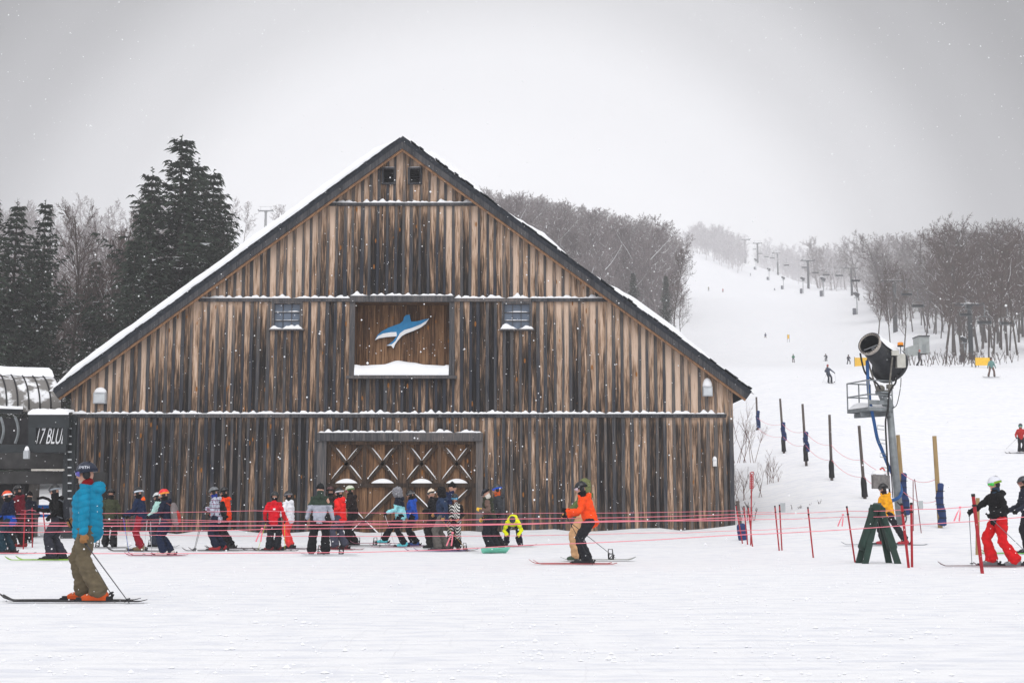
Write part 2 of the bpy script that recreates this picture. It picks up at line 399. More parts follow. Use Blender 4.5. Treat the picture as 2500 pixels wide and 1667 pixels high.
def spans(x0, x1, z0, z1, pad=0):
    """vertical pieces of a board left over after the openings"""
    segs = [(z0, z1)]
    for h in HOLES:
        if x1 > h[0] - pad + .01 and x0 < h[1] + pad - .01:
            ns = []
            for a, b in segs:
                if h[2] > a: ns.append((a, min(b, h[2])))
                if h[3] < b: ns.append((max(a, h[3]), b))
            segs = [q for q in ns if q[1] - q[0] > .03]
    return segs
GIRT = [bz(500), bz(733), bz(1015)]
def stain(x, z, top):
    d = zroof(x) - z; s = .10 + .50 * min(1, max(0, (d - .7) / 3.6)) ** .8
    t = top - z                         # below a ledge the wood is sheltered
    s -= .22 * math.exp(-t / .5)
    if z < GIRT[2]: s = .58 - .10 * (x - XL) / (XR - XL) * 1.7 + .02 * min(6, d)
    else:
        s += .10 * math.exp(-((x - XA - .3) / 3.2) ** 2)
        s += .07 - .19 * max(0, min(1, (x - XL) / (XR - XL)))
    return s
wall = MB(); bat = MB(); V3 = Vector
tiers = [(ZB - .1, GIRT[2]), (GIRT[2], GIRT[1]), (GIRT[1], GIRT[0]), (GIRT[0], AP.z)]
SP = .305; nb = int((XR - XL) / SP); SP = (XR - XL) / nb
rb = random.Random(3)
for ti, (za, zb) in enumerate(tiers):
    for i in range(nb):
        x0 = XL + i * SP; x1 = x0 + SP; g = rb.random(); yy = BY + (.0 if (i % 2) else .006) + ti * .0
        full0, full1 = x0, x1; eL, eR = rb.uniform(-.20, .20), rb.uniform(-.20, .20); bk_ = sorted({full0, full1} | {e_ for h in HOLES for e_ in (h[0], h[1]) if full0 < e_ < full1})
        for x0, x1, s0, s1 in [(p_, q_, a_, b_) for p_, q_ in zip(bk_[:-1], bk_[1:]) for a_, b_ in spans(p_, q_, za, zb)]:
            zt0 = min(s1, zroof(x0)); zt1 = min(s1, zroof(x1))
            if min(zt0, zt1) - s0 < .02 and max(zt0, zt1) <= s0: continue
            zt0 = max(zt0, s0); zt1 = max(zt1, s0)
            n = max(1, int((max(zt0, zt1) - s0) / .35)); vs = []; fs = []; cs = []
            for k in range(n + 1):
                for j, (xx, zt) in enumerate(((x0, zt0), (x1, zt1))):
                    z = s0 + (zt - s0) * k / n; vs.append((xx, yy, z)); cs.append((max(0, min(1, stain(xx, z, zb) + (eL if j == 0 else eR) + .22 * noise.noise(V3((xx * 9, z * .55, ti)))) ), g, .5))
            for k in range(n): fs.append((2 * k, 2 * k + 1, 2 * k + 3, 2 * k + 2))
            wall.add(vs, fs, 0, cs)
    for i in range(nb + 1):
        xc = XL + i * SP + rb.uniform(-.03, .03); wd = rb.uniform(.085, .13); g = rb.random(); ph = rb.random() * 9
        if i == 0: xc = XL + .09; wd = .16
        if i == nb: xc = XR - .09; wd = .16
        zbot = za if ti else za - rb.uniform(0, .05)
        for s0, s1 in spans(xc - wd / 2, xc + wd / 2, zbot, min(zb, zroof(xc) - .02), 0):
            if s1 - s0 < .06: continue
            n = max(1, int((s1 - s0) / .30)); pr = .045; vs = []; fs = []; cs = []
            for k in range(n + 1):
                z = s0 + (s1 - s0) * k / n
                wl = wd / 2 * (1 + .22 * noise.noise(Vector((xc * 3, z * .9, ph)))); wr = wd / 2 * (1 + .22 * noise.noise(Vector((xc * 3, z * .9, ph + 20))))
                dx = .015 * noise.noise(Vector((xc, z * .5, ph + 5)))
                st = max(0, min(1, stain(xc, z, zb) + .10 + .18 * (ti > 0)))
                for q in ((xc - wl + dx, BY + .004), (xc - wl + dx, BY - pr), (xc + wr + dx, BY - pr), (xc + wr + dx, BY + .004)):
                    vs.append((q[0], q[1], z)); cs.append((st, g, .5))
            for k in range(n):
                for j in range(3): fs.append((4 * k + j, 4 * k + j + 1, 4 * k + j + 5, 4 * k + j + 4))
            fs.append((0, 3, 2, 1)); fs.append((4 * n, 4 * n + 1, 4 * n + 2, 4 * n + 3))
            bat.add(vs, fs, 1, cs)
o_ = len(wall.v); wall.v += bat.v; wall.f += [tuple(i + o_ for i in f) for f in bat.f]; wall.m += bat.m; wall.c += bat.c
# side and rear walls
D2 = BY + 23
for xx in (XL, XR):
    for k in range(76):
        y0 = BY + .02 + k * .3; g = rb.random()
        wall.add([(xx, y0, ZB - .3), (xx, y0 + .3, ZB - .3), (xx, y0 + .3, CLf.z), (xx, y0, CLf.z)], [(0, 1, 2, 3)], 0, (.6, g, .5))
wall.add([(XL, D2, ZB), (XR, D2, ZB), (XR, D2, CRt.z), (XA, D2, AP.z), (XL, D2, CLf.z)], [(0, 1, 2, 3, 4)], 0, (.6, .5, .5))
bbuild(wall, 'wall', [M_BOARD, M_BATTEN], color=True)
# ledges (girts) with snow lodged between battens
def snow_ledge(x0, x1, z, y0, y1, hgt, seed, mb=None, gaps=True):
    mb = mb or MB(); r_ = random.Random(seed); n = max(2, int((x1 - x0) / .05)); top = []
    for k in range(n + 1):
        x = x0 + (x1 - x0) * k / n
        h = hgt * (.55 + .75 * noise.noise(Vector((x * 2.2, seed, 0))) + .45 * noise.noise(Vector((x * 7, seed, 3))))
        if gaps:
            ph = ((x - XL) / SP) % 1; h *= .35 + .8 * math.sin(math.pi * ph) ** .6
        h *= min(1, k / 2, (n - k) / 2)
        top.append(max(.004, h))
    vs = []; fs = []
    for k in range(n + 1):
        x = x0 + (x1 - x0) * k / n; h = top[k]
        vs += [(x, y0, z + .003), (x, y0 + (y1 - y0) * .08, z + h * .75), (x, y0 + (y1 - y0) * .5, z + h), (x, y1, z + h * 1.05)]
    for k in range(n):
        for j in range(3): fs.append((4 * k + j, 4 * k + 4 + j, 4 * k + 5 + j, 4 * k + 1 + j))
    mb.add(vs, fs, 0); return mb
for (u0, u1, v, th) in ((793, 1180, 500, .10), (486, 856, 733, .12), (1107, 1486, 733, .12), (178, 1772, 1015, .13)):
    x0, x1 = bx(u0, v), bx(u1, v); z = bz(v); mb = MB(); n = int((x1 - x0) / 4.5) + 1
    for k in range(n): mb.box(((x0 + (x1 - x0) * (k + .5) / n), BY - .055, z), ((x1 - x0) / n - .006, .115, th), None, 0, (.35 + .3 * rb.random(), rb.random(), 0))
    g = bbuild(mb, 'girt', M_BEAM, color=True)
    bbuild(snow_ledge(x0, x1, z + th / 2, BY - .11, BY, .15, v + u0), 'ledge_snow', M_SNOWC, g, smooth=True)
# roof
OV = .45; RY0 = BY - OV; RY1 = D2 + OV
TLp = pt(128, 953, RY0); TRp = pt(1836, 955, RY0); TAp = pt(982, 334, RY0)
TH = .22
def slab(a, b, th, y0, y1, m, mb, col=(.5, .5, .5), off=0):
    d = (b - a); n = Vector((-d.z, 0, d.x)).normalized(); n = n if n.z > 0 else -n
    A0 = Vector((a.x, 0, a.z)) + n * off; B0 = Vector((b.x, 0, b.z)) + n * off
    # mitred at the ridge (b): move apex along the vertical
    A1 = A0 - n * th; B1 = B0 - Vector((0, 0, th / abs(n.z)))
    if off: B0 = Vector((b.x, 0, b.z + off / n.z)); B1 = B0 - Vector((0, 0, th / abs(n.z)))
    vs = [(q.x, y, q.z) for y in (y0, y1) for q in (A0, B0, B1, A1)]
    mb.add(vs, [(0, 1, 2, 3), (7, 6, 5, 4), (0, 4, 5, 1), (1, 5, 6, 2), (2, 6, 7, 3), (3, 7, 4, 0)], m, col); return n
roof = MB()
for a in (TLp, TRp): slab(a, TAp, TH, RY0, RY1, 0, roof)
# ragged shingle edge standing proud along the rake
rr = random.Random(5)
for a, amp in ((TLp, .02), (TRp, .07)):
    d = TAp - a; L = Vector((d.x, 0, d.z)).length; t = Vector((d.x, 0, d.z)).normalized(); n = Vector((-t.z, 0, t.x)); n = n if n.z > 0 else -n
    k = .05
    while k < L - .1:
        wv = rr.uniform(.12, .26); c = Vector((a.x, 0, a.z)) + t * (k + wv / 2) + n * (.012 + amp * rr.random() * (1 if noise.noise(Vector((k * .6, 3, 1))) > -.1 else .2))
        roof.box((c.x, RY0 + .16 + rr.uniform(0, .05), c.z), (wv * .97, .40, .035), Matrix((t, Vector((0, 1, 0)), n)).transposed(), 0)
        k += wv
roof_o = bbuild(roof, 'roof', M_SHINGLE)
rk = MB(); rk2 = MB()
for a in (TLp, TRp):
    slab(a, TAp, .19, RY0 - .035, RY0 + .03, 0, rk, (.7, .4, 0), -.16)
    slab(a, TAp, .09, RY0 + .031, RY0 + .10, 0, rk2, (.25, .3, 0), -.34)
    slab(a, TAp, .06, RY0 + .10, BY + .1, 0, rk2, (.45, .6, 0), -TH - .002)
bbuild(rk, 'rake_board', M_BEAM, color=True); bbuild(rk2, 'soffit', M_RAKE, color=True)
# roof snow
def roof_snow(a, name, fn, seed):
    d = TAp - a; L = Vector((d.x, 0, d.z)).length; t = Vector((d.x, 0, d.z)).normalized(); n = Vector((-t.z, 0, t.x)); n = n if n.z > 0 else -n
    mb = MB(); NS = 170; ysr = [RY0 + .03, RY0 + .10, RY0 + .2, RY0 + .35, RY0 + .6, RY0 + 1.0, RY0 + 2, RY0 + 5, RY0 + 10, RY1 - .3, RY1]
    vs = []; fs = []
    for i in range(NS + 1):
        s = L * i / NS
        for j, y in enumerate(ysr):
            h = fn(s / L, y - RY0, s)
            p = Vector((a.x, 0, a.z)) + t * (s - (.12 if i == 0 else 0)) + n * (h if h > .01 else -.03); vs.append((p.x, y, p.z))
    m_ = len(ysr)
    for i in range(NS):
        for j in range(m_ - 1): fs.append((i * m_ + j, (i + 1) * m_ + j, (i + 1) * m_ + j + 1, i * m_ + j + 1))
    # front lip
    mb.add(vs, fs)
    lip = [q for i in range(NS + 1) for q in ((vs[i * m_]), (Vector((a.x, 0, a.z)) + t * (L * i / NS) + Vector((0, vs[i * m_][1], 0)) + n * -.03))]
    mb.add(lip, [(2 * i, 2 * i + 1, 2 * i + 3, 2 * i + 2) for i in range(NS)])
    return bbuild(mb, 'roof_snow', M_SNOWC, roof_o, smooth=True)
def fnL(f, dy, s):
    h = .36 + .08 * noise.noise(Vector((s * .35, dy * .1, 1))) + .03 * noise.noise(Vector((s * 1.5, dy, 5)))
    h *= min(1, .35 + dy / .35) * min(1, .35 + f * 10)
    return h * (1 if f < .93 else max(.15, (1 - f) / .07))
def fnR(f, dy, s):
    q = noise.noise(Vector((s * .33, 2.2, dy * .05))); h = .14 + .42 * q + .05 * noise.noise(Vector((s * 3, dy, 5)))
    if dy < .34: h = -.1
    if dy > 1.5: h = max(h, .18)
    if f < .3: h = max(h, .12 + .03 * noise.noise(Vector((s * 2, 1, 1)))) if dy >= .34 else -.1
    return max(-.1, min(.30, h)) * (1 if f < .93 else .3)
roof_snow(TLp, 'roof_snow', fnL, 1); roof_snow(TRp, 'roof_snow', fnR, 2)
# thin line of snow on the right rake ledge
# alcove with plank back
al = MB(); x0, x1, z0, z1 = ALC; AD = .75
n = 15
for k in range(n):
    a = x0 + (x1 - x0) * k / n; b = x0 + (x1 - x0) * (k + 1) / n; g = rb.random(); vs = []; cs = []
    for q in range(8):
        z = z0 + (z1 - z0) * q / 7
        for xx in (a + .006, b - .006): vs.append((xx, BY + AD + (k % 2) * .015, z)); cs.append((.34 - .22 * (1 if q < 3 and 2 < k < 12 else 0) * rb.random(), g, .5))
    al.add(vs, [(2 * q, 2 * q + 1, 2 * q + 3, 2 * q + 2) for q in range(7)], 0, cs)
al.add([(x0, BY + AD + .03, z0), (x1, BY + AD + .03, z0), (x1, BY + AD + .03, z1), (x0, BY + AD + .03, z1)], [(0, 1, 2, 3)], 0, (.9, .5, .5))
for xx in (x0, x1): al.add([(xx, BY - .01, z0), (xx, BY + AD + .03, z0), (xx, BY + AD + .03, z1), (xx, BY - .01, z1)], [(0, 1, 2, 3)], 0, (.5, .5, .5))
for zz in (z0, z1): al.add([(x0, BY - .01, zz), (x1, BY - .01, zz), (x1, BY + AD + .03, zz), (x0, BY + AD + .03, zz)], [(0, 1, 2, 3)], 0, (.5, .5, .5))
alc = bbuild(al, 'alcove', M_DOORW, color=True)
fr = MB()
fr.box(((x0 + x1) / 2, BY - .08, z1 + .11), (x1 - x0 + .36, .17, .22), None, 0, (.5, .4, 0))
for xx in (x0 - .09, x1 + .09): fr.box((xx, BY - .05, (z0 + z1) / 2), (.19, .11, z1 - z0), None, 0, (.35, .8, 0))
fr.box(((x0 + x1) / 2, BY - .10, z0 - .05), (x1 - x0 + .56, .24, .10), None, 0, (.45, .2, 0))
bbuild(fr, 'alcove_frame', M_BEAM, alc, color=True)
sm = MB(); n = 60; vs = []; fs = []
for k in range(n + 1):
    f = k / n; x = x0 + .01 + (x1 - x0 - .02) * f; base = .56 * (math.sin(math.pi * (.1 + .8 * f)) ** .8) + .04 * noise.noise(Vector((x * 2, 0, 0)))
    if f < .06: base = .50 - f * 2.2
    if f > .955: base = max(base - (f - .955) * 1, .42)
    for (yy, hh) in ((BY - .17, .02), (BY - .15, .14), (BY - .02, .32 + base * .2), (BY + .25, base), (BY + AD - .01, base + .06)):
        vs.append((x, yy, z0 + hh * (base / .56 if yy > BY else 1)))
for k in range(n):
    for j in range(4): fs.append((5 * k + j, 5 * k + 5 + j, 5 * k + 6 + j, 5 * k + 1 + j))
sm.add(vs, fs)
bbuild(sm, 'alcove_snow', M_SNOWC, alc, smooth=True)
bbuild(snow_ledge(x0 - .18, x1 + .18, z1 + .22, BY - .16, BY, .13, 77), 'lintel_snow', M_SNOWC, alc, smooth=True)
# windows
for (a, b, c, d) in WINS:
    w_ = MB()
    for xx in (a - .045, b + .045): w_.box((xx, BY - .045, (c + d) / 2), (.10, .10, d - c + .02), None, 0, (.5, rb.random(), 0))
    w_.box(((a + b) / 2, BY - .05, d + .05), (b - a + .19, .10, .09), None, 0, (.5, .3, 0))
    w_.box(((a + b) / 2, BY - .07, c - .03), (b - a + .34, .20, .05), None, 0, (.4, .3, 0))
    W = bbuild(w_, 'window', M_BEAM, color=True)
    g_ = MB(); g_.box(((a + b) / 2, BY + .05, (c + d) / 2), (b - a, .02, d - c)); bbuild(g_, 'pane', M_GLASS, W)
    q = MB()
    for k in (1, 2): q.box((a + (b - a) * k / 3, BY + .02, (c + d) / 2), (.022, .05, d - c), None, 0, (.6, .3, 0))
    for k in (1, 2): q.box(((a + b) / 2, BY + .018, c + (d - c) * k / 3), (b - a, .05, .022), None, 0, (.6, .3, 0))
    bbuild(q, 'muntin', M_BEAM, W, color=True)
    s_ = snow_ledge(a - .15, b + .15, c - .005, BY - .165, BY + .03, .20, int(a * 10), gaps=False)
    for k in (1, 2): snow_ledge(a, b, c + (d - c) * k / 3 + .018, BY - .005, BY + .04, .045, int(a * 10) + k, s_, gaps=False)
    bbuild(s_, 'window_snow', M_SNOWC, W, smooth=True)
for (a, b, c, d) in VENTS:
    q = MB()
    for xx in (a - .03, b + .03): q.box((xx, BY - .05, (c + d) / 2), (.09, .11, d - c + .02), None, 0, (.75, .5, 0))
    for zz in (c - .03, d + .03): q.box(((a + b) / 2, BY - .051, zz), (b - a + .15, .115, .07), None, 0, (.75, .4, 0))
    V_ = bbuild(q, 'vent', M_BEAM, color=True)
    q = MB()
    for k in range(6): q.box(((a + b) / 2, BY + .01, c + (d - c) * (k + .5) / 6), (b - a, .06, .02), Matrix.Rotation(R(-35), 3, 'X'), 0)
    q.box(((a + b) / 2, BY + .08, (c + d) / 2), (b - a, .02, d - c)); bbuild(q, 'louvre', M_BLACK, V_)
    bbuild(snow_ledge(a - .07, b + .07, d + .066, BY - .10, BY, .07, int(a * 30), gaps=False), 'vent_snow', M_SNOWC, V_, smooth=True)
# barn door
x0, x1, z0, z1 = DOR; DY = BY + .16
dfm = MB()
hb = bz(1058); xj0, xj1 = bx(776, 1066), bx(1179, 1066); xm = xj0 + (xj1 - xj0) * .5
dfm.box(((xj0 + xm) / 2, BY - .09, (hb + z1) / 2), (xm - xj0 - .005, .19, hb - z1 + .02), None, 0, (.65, .3, 0))
dfm.box(((xj1 + xm) / 2, BY - .10, (hb + z1) / 2), (xj1 - xm - .005, .20, hb - z1 + .03), None, 0, (.25, .7, 0))
dfm.box(((x0 + xj0) / 2, BY - .05, (z0 + z1) / 2), (x0 - xj0, .12, z1 - z0), None, 0, (.6, .2, 0))
dfm.box(((x1 + xj1) / 2, BY - .055, (z0 + z1) / 2), (xj1 - x1, .13, z1 - z0), None, 0, (.25, .2, 0))
dfr = bbuild(dfm, 'door_frame', M_BEAM, color=True)
bbuild(snow_ledge(xj0, xj1, hb + .02, BY - .18, BY, .13, 31), 'lintel_snow', M_SNOWC, dfr, smooth=True)
xm = bx(981, 1190)
for (a, b) in ((x0, xm), (xm, x1)):
    d_ = MB(); n = 13
    for k in range(n):
        g = rb.random(); p0 = a + (b - a) * k / n; p1 = a + (b - a) * (k + 1) / n; vs = []; cs = []
        for q in range(9):
            z = z0 + (z1 - z0) * q / 8
            for xx in (p0 + .004, p1 - .004): vs.append((xx, DY + (k % 2) * .012, z)); cs.append((.30 + .15 * rb.random(), g, .5))
        d_.add(vs, [(2 * q, 2 * q + 1, 2 * q + 3, 2 * q + 2) for q in range(8)], 0, cs)
    d_.add([(a, DY + .03, z0), (b, DY + .03, z0), (b, DY + .03, z1), (a, DY + .03, z1)], [(0, 1, 2, 3)], 0, (.9, .5, .5))
    do = bbuild(d_, 'door', M_DOORW, color=True)
    br = MB(); sn = MB(); zr = bz(1184); ins = .08; w_ = .13
    fy = DY - .05
    for xx in (a + .075, b - .075, (a + b) / 2): 
        zz0 = z0 if xx != (a + b) / 2 else zr
        br.box((xx, fy, (zz0 + z1) / 2), (w_, .09, z1 - zz0), None, 0, (.5, rb.random(), 0))
    br.box(((a + b) / 2, fy - .004, z1 - .06), (b - a, .095, .13), None, 0, (.4, .4, 0)); br.box(((a + b) / 2, fy - .004, zr), (b - a, .11, .15), None, 0, (.75, .4, 0))
    def brace(p, q, wd=.12, ts=(.12, .44), ts2=(.56, .93)):
        p = Vector((p[0], fy - .002, p[1])); q = Vector((q[0], fy - .002, q[1]))
        br.bar(p, q, wd, .085, (0, 1, 0) if False else Vector((q - p)).cross(Vector((0, 1, 0))), 0, (.55, rb.random(), 0))
        t = (q - p); n_ = Vector((-t.z, 0, t.x)).normalized(); n_ = n_ if n_.z > 0 else -n_
        for (f0, f1) in (ts, ts2):
            A = p + t * f0 + n_ * (wd / 2); B = p + t * f1 + n_ * (wd / 2); vs = []; N = 8
            for i in range(N + 1):
                f = i / N; e = math.sin(math.pi * min(1, max(0, f)) ** .8) ** .5 * .028 if 0 < f < 1 else .002
                c = A + (B - A) * f
                vs += [c + Vector((0, -.045, 0)), c + n_ * e + Vector((0, -.03, 0)), c + n_ * (e + .01) + Vector((0, .045, 0))]
            sn.add(vs, [(3 * i + j, 3 * i + 3 + j, 3 * i + 4 + j, 3 * i + 1 + j) for i in range(N) for j in range(2)])
    mid_ = (a + b) / 2; zt = z1 - .12; zl = zr + .07
    for (p, q) in ((a + .14, mid_ - .07), (mid_ + .07, b - .14)):
        brace((p, zt), (q, zl)); brace((q, zt), (p, zl))
    ht = (zr - .08); dx = (b - a - .28); zq = ht - dx
    brace((a + .14, ht), (b - .14, zq), .13, (.12, .47), (.53, .95)); brace((b - .14, ht), (a + .14, zq), .13, (.05, .47), (.53, .95))
    bo = bbuild(br, 'brace', M_BEAMB, do, color=True)
    for (p, q) in ((a + .32, mid_ - .25), (mid_ + .25, b - .3)):
        vs = []; N = 14
        for i in range(N + 1):
            f = i / N; x = p + (q - p) * f; h = .16 * math.sin(math.pi * f) ** .7 + .003
            vs += [(x, fy - .055, zr + .075), (x, fy - .03, zr + .075 + h * .8), (x, fy + .04, zr + .075 + h)]
        sn.add(vs, [(3 * i + j, 3 * i + 3 + j, 3 * i + 4 + j, 3 * i + 1 + j) for i in range(N) for j in range(2)])
    bbuild(sn, 'door_snow', M_SNOWC, do, smooth=True)
# leaping whale sign
def cp(lst, x0=620, y0=700, s=3.267, Y=BY):
    return [(pt(x0 + a / s, y0 + b / s, Y).x, pt(x0 + a / s, y0 + b / s, Y).z) for a, b in lst]
SIGY = BY + AD - .12
wh = empty('whale_sign', pt(1250 - 250, 820, SIGY), 'blue and white leaping whale sign on planks of the barn alcove', 'sign')
W0 = Vector(wh.location)
sil = cp([(1397, 252), (1370, 295), (1330, 325), (1270, 352), (1215, 372), (1180, 392), (1150, 425), (1128, 455), (1112, 492), (1095, 470), (1057, 468), (1080, 455), (1110, 432), (1128, 408), (1137, 395), (1060, 400), (1000, 410), (965, 425), (985, 385), (1020, 355), (1075, 325), (1130, 305), (1165, 293), (1190, 270), (1197, 240), (1215, 225), (1243, 224), (1247, 255), (1255, 278), (1300, 275), (1350, 262)], Y=SIGY)
b1 = cp([(1397, 252), (1370, 295), (1330, 325), (1270, 352), (1215, 372), (1180, 392), (1150, 425), (1128, 455), (1112, 492), (1095, 470), (1057, 468), (1100, 458), (1128, 435), (1148, 400), (1165, 370), (1200, 345), (1260, 328), (1330, 300), (1375, 272)], Y=SIGY)
b2 = cp([(965, 425), (990, 393), (1030, 373), (1090, 363), (1135, 361), (1140, 380), (1137, 395), (1060, 400), (1000, 410)], Y=SIGY)
def shp(lst, y0, y1, name, m):
    o = MB().poly(lst, y0, y1).build(name, m); o.data.transform(Matrix.Translation(-W0)); o.parent = wh; return o
shp(sil, SIGY, SIGY + .06, 'body', mat('sign_blue', (.02, .20, .42), .6, .12, 5))
shp(b1, SIGY - .008, SIGY - .001, 'belly', mat('sign_white', (.8, .8, .8), .6, .04, 5)); shp(b2, SIGY - .008, SIGY - .001, 'fin', MATS['sign_white'])
# flood lamps
def wall_lamp(u0, u1, vt, vs_, vb, label):
    p = pt((u0 + u1) / 2, (vs_ + vb) / 2, BY - .2); w_ = (u1 - u0) / F * BY; h = (vb - vs_) / F * BY
    e = empty('flood_lamp', p, label, 'lamp')
    b = MB(); b.box((0, .02, 0), (w_, .22, h)); b.box((0, .15, 0), (w_ * .4, .1, h * .5)); b.build('housing', mat('lamp_grey', (.42, .44, .46), .5, .1), e)
    l = MB(); l.box((0, -.097, -.01), (w_ * .82, .012, h * .78)); l.build('lens', mat('lamp_lens', (.55, .58, .60), .3, .1), e)
    s = MB(); hh = (vs_ - vt) / F * BY; s.ball((0, .02, h / 2), (w_ * .52, .13, hh), None, 14, 7, 0, -.02, 1); s.build('snow_cap', M_SNOWC, e, smooth=True)
wall_lamp(229, 259, 945, 959, 985, 'grey flood lamp with snow cap high on the barn wall near its left corner')
wall_lamp(1716, 1739, 922, 944, 967, 'grey flood lamp with snow cap high on the barn wall near its right corner')
p = pt(1745, 1127, BY - .1); e = empty('socket_box', p, 'small snow capped white box on the barn wall under the flood lamp', 'box')
MB().box((0, 0, -.05), (.13, .12, .22)).build('box_body', mat('box_white', (.7, .7, .7), .6), e)
MB().ball((0, 0, .06), (.08, .09, .14), None, 10, 5, 0, -.05, 1).build('snow_cap', M_SNOWC, e, smooth=True)

# ---------------------------------------------------------------- people
def ik(a, b, l1, l2, hint):
    d = b - a; L = min(d.length, (l1 + l2) * .999); t = d.normalized()
    x = (l1 * l1 - l2 * l2 + L * L) / (2 * L); h = math.sqrt(max(0, l1 * l1 - x * x))
    n = (hint - t * hint.dot(t)); n = n.normalized() if n.length > 1e-6 else t.orthogonal().normalized()
    return a + t * x + n * h, a + t * L
V = Vector
M_LENS = mat('goggle_lens', (.03, .05, .10), .12, .1, 5, spec=.8)
def person(label, u, vf, vt, face, jacket=(40, 40, 45), pants=(20, 20, 24), helmet=(15, 15, 18), boots=(25, 25, 28), gloves=(14, 14, 15),
           P=(-.03, .89), lean=9, feet=((.10, .13), (-.06, -.13)), hands=((.32, .24, .98), (.32, -.24, .98)), head=(0, -5), headgear='helmet',
           goggles=(20, 25, 40), strap=(12, 12, 14), gaiter=(15, 15, 16), hood=True, hoodcol=None, ski=(30, 30, 34), skilen=1.65, board=None, poles=None, fine=1.0, post=None, roll=0,
           Y=None, lift=(0, 0), group=None, zs=None, pantzone=None, hooded=None, beard=False, name='person', hgt=None, skip_feet=False, skifwd=((.0), (.0)), footdir=0, quilt=0, H0=1.80, poleoff=None, cuffcol=None, bulk=1.12, hoodsz=1.0, hemo=-.10):
    g = hit(u, vf) if Y is None else pt(u, vf, Y)
    g = g + V((0, 0, .012))
    S = hgt / H0 if hgt else max(.72, min(1.12, (vf - vt) / F * g.y / H0 * .985))
    root = empty(name, g, label, 'person', group, R(face)); root.scale = (S, S, S)
    far = g.y > 70; vx = (.030 if far else .0165) * fine
    spine = V((math.sin(R(lean)), math.sin(R(roll)), math.cos(R(lean)))).normalized(); side = V((0, 1, 0)); fw = side.cross(spine)
    P0 = V((P[0], 0, P[1] + (.055 if P[1] > .81 else 0))); T = lambda t, f=0., s=0.: P0 + spine * t + fw * f + side * s
    neck = T(.50); hy, hp = head
    hrot = Matrix.Rotation(R(hy), 3, 'Z') @ Matrix.Rotation(R(-hp + lean * .25), 3, 'Y')
    hc = neck + spine * .05 + V((.02, 0, .115))
    sh = [T(.44, 0, .165), T(.44, 0, -.165)]
    arms = []
    for i, q in enumerate(hands):
        a = sh[i]; tgt = V(q); el, wr = ik(a, tgt, .285, .265, V((-.6, .5 if i == 0 else -.5, -.8))); arms.append((a, el, wr))
    legs = []
    for i, q in enumerate(feet):
        a = P0 + V((0, .09 if i == 0 else -.09, -.02)); an = V((q[0] - .04, q[1], .13 + lift[i])); kn, an2 = ik(a, an, .43, .43, V((1, .12 if i == 0 else -.12, .1))); legs.append((a, kn, an2))
    # body: one continuous figure under the clothes
    b = MB()
    b.loft([P0, T(.2), T(.38), T(.47), T(.53), hc - V((0, 0, .05))], [.14, .12, .15, .10, .055, .055], [.10, .09, .10, .08, .055, .055], side)
    for a, e_, w_ in arms:
        b.tube([a, e_, w_], [.05, .04, .03], 8)
    for a, k_, an in legs: b.tube([a, k_, an, an + V((.1, 0, -.06))], [.08, .055, .04, .035], 8)
    H = lambda x, y, z: hc + hrot @ V((x, y, z))
    b.ball(hc, (.098, .076, .118), hrot); b.ball(H(.025, 0, -.075), (.062, .05, .05), hrot)
    b.loft([H(.088, 0, .02), H(.112, 0, -.028)], [.012, .018], [.012, .016], side, 8)
    b.ball(H(.080, 0, -.064), (.02, .026, .009), hrot, 8, 5); b.ball(H(.078, 0, -.105), (.022, .022, .018), hrot, 8, 5)
    for s in (-1, 1): b.ball(H(-.01, s * .078, -.005), (.022, .012, .032), hrot, 8, 5)
    bm = [M_SKIN]
    bo = b.build('body', bm, root); remesh(bo, .011 if fine < .9 else vx, 1)
    if fine < .9:
        for s in (-1, 1):
            e1 = MB(); e1.ball(H(.083, s * .032, .012), (.012, .014, .012), hrot, 8, 6); e1.build('eye', M_BLACK, root, smooth=True)
    # trousers
    t_ = MB(); pr = pantzone or 1.0
    t_.loft([T(-.10), T(.0), T(.10)], [.150, .165, .15], [.115, .13, .12], side)
    for a, k_, an in legs:
        top = a + V((0, 0, .02)); d = (an - k_).normalized()
        t_.loft([top, a.lerp(k_, .5), k_, k_.lerp(an, .5), an + d * .01], [.105 * pr, .098 * pr, .083 * pr, .090 * pr, .100 * pr], [.115, .102 * pr, .086 * pr, .095 * pr, .112 * pr], side)
    to = t_.build('trousers', cloth(pants), root)
    sd_ = random.random() * 99
    def folds(amp, sc):
        def f(me):
            n = len(me.vertices); co = np.empty(n * 3); no = np.empty(n * 3); me.vertices.foreach_get('co', co); me.vertices.foreach_get('normal', no)
            co = co.reshape(-1, 3); no = no.reshape(-1, 3)
            for i in range(n):
                p = co[i]; q = noise.noise(V((p[0] * sc + sd_, p[1] * sc, p[2] * sc * 1.7))) + .5 * noise.noise(V((p[0] * sc * 2.5, p[1] * sc * 2.5 + sd_, p[2] * sc * 4)))
                co[i] = p + no[i] * amp * q
            me.vertices.foreach_set('co', co.ravel())
        return f
    remesh(to, vx, 3, None if far else folds(.022, 8))
    # jacket
    j = MB(); hem = hemo
    j.loft([T(hem), T(.0), T(.16), T(.33), T(.42), T(.475), T(.515)], [.175, .178, .172, .190, .180, .125, .085], [.145 * bulk, .145 * bulk, .140 * bulk, .145 * bulk, .125 * bulk, .10, .080], side)
    for a, e_, w_ in arms:
        inn = a.lerp(T(.40), .35)
        j.loft([inn, a, a.lerp(e_, .5), e_, e_.lerp(w_, .5), w_], [.08, .082, .074, .066, .060, .052], [.08, .080, .072, .066, .060, .052], V((0, .5, .8)).normalized(), 10)
    jm = [cloth(jacket)]
    if hood: j.loft([T(.455, -.10, -.08), T(.485, -.12 - .02 * hoodsz), T(.455, -.10, .08)], [.05, .068 * hoodsz, .05], [.05, .065 * hoodsz, .05], V((0, 0, 1)), 10)
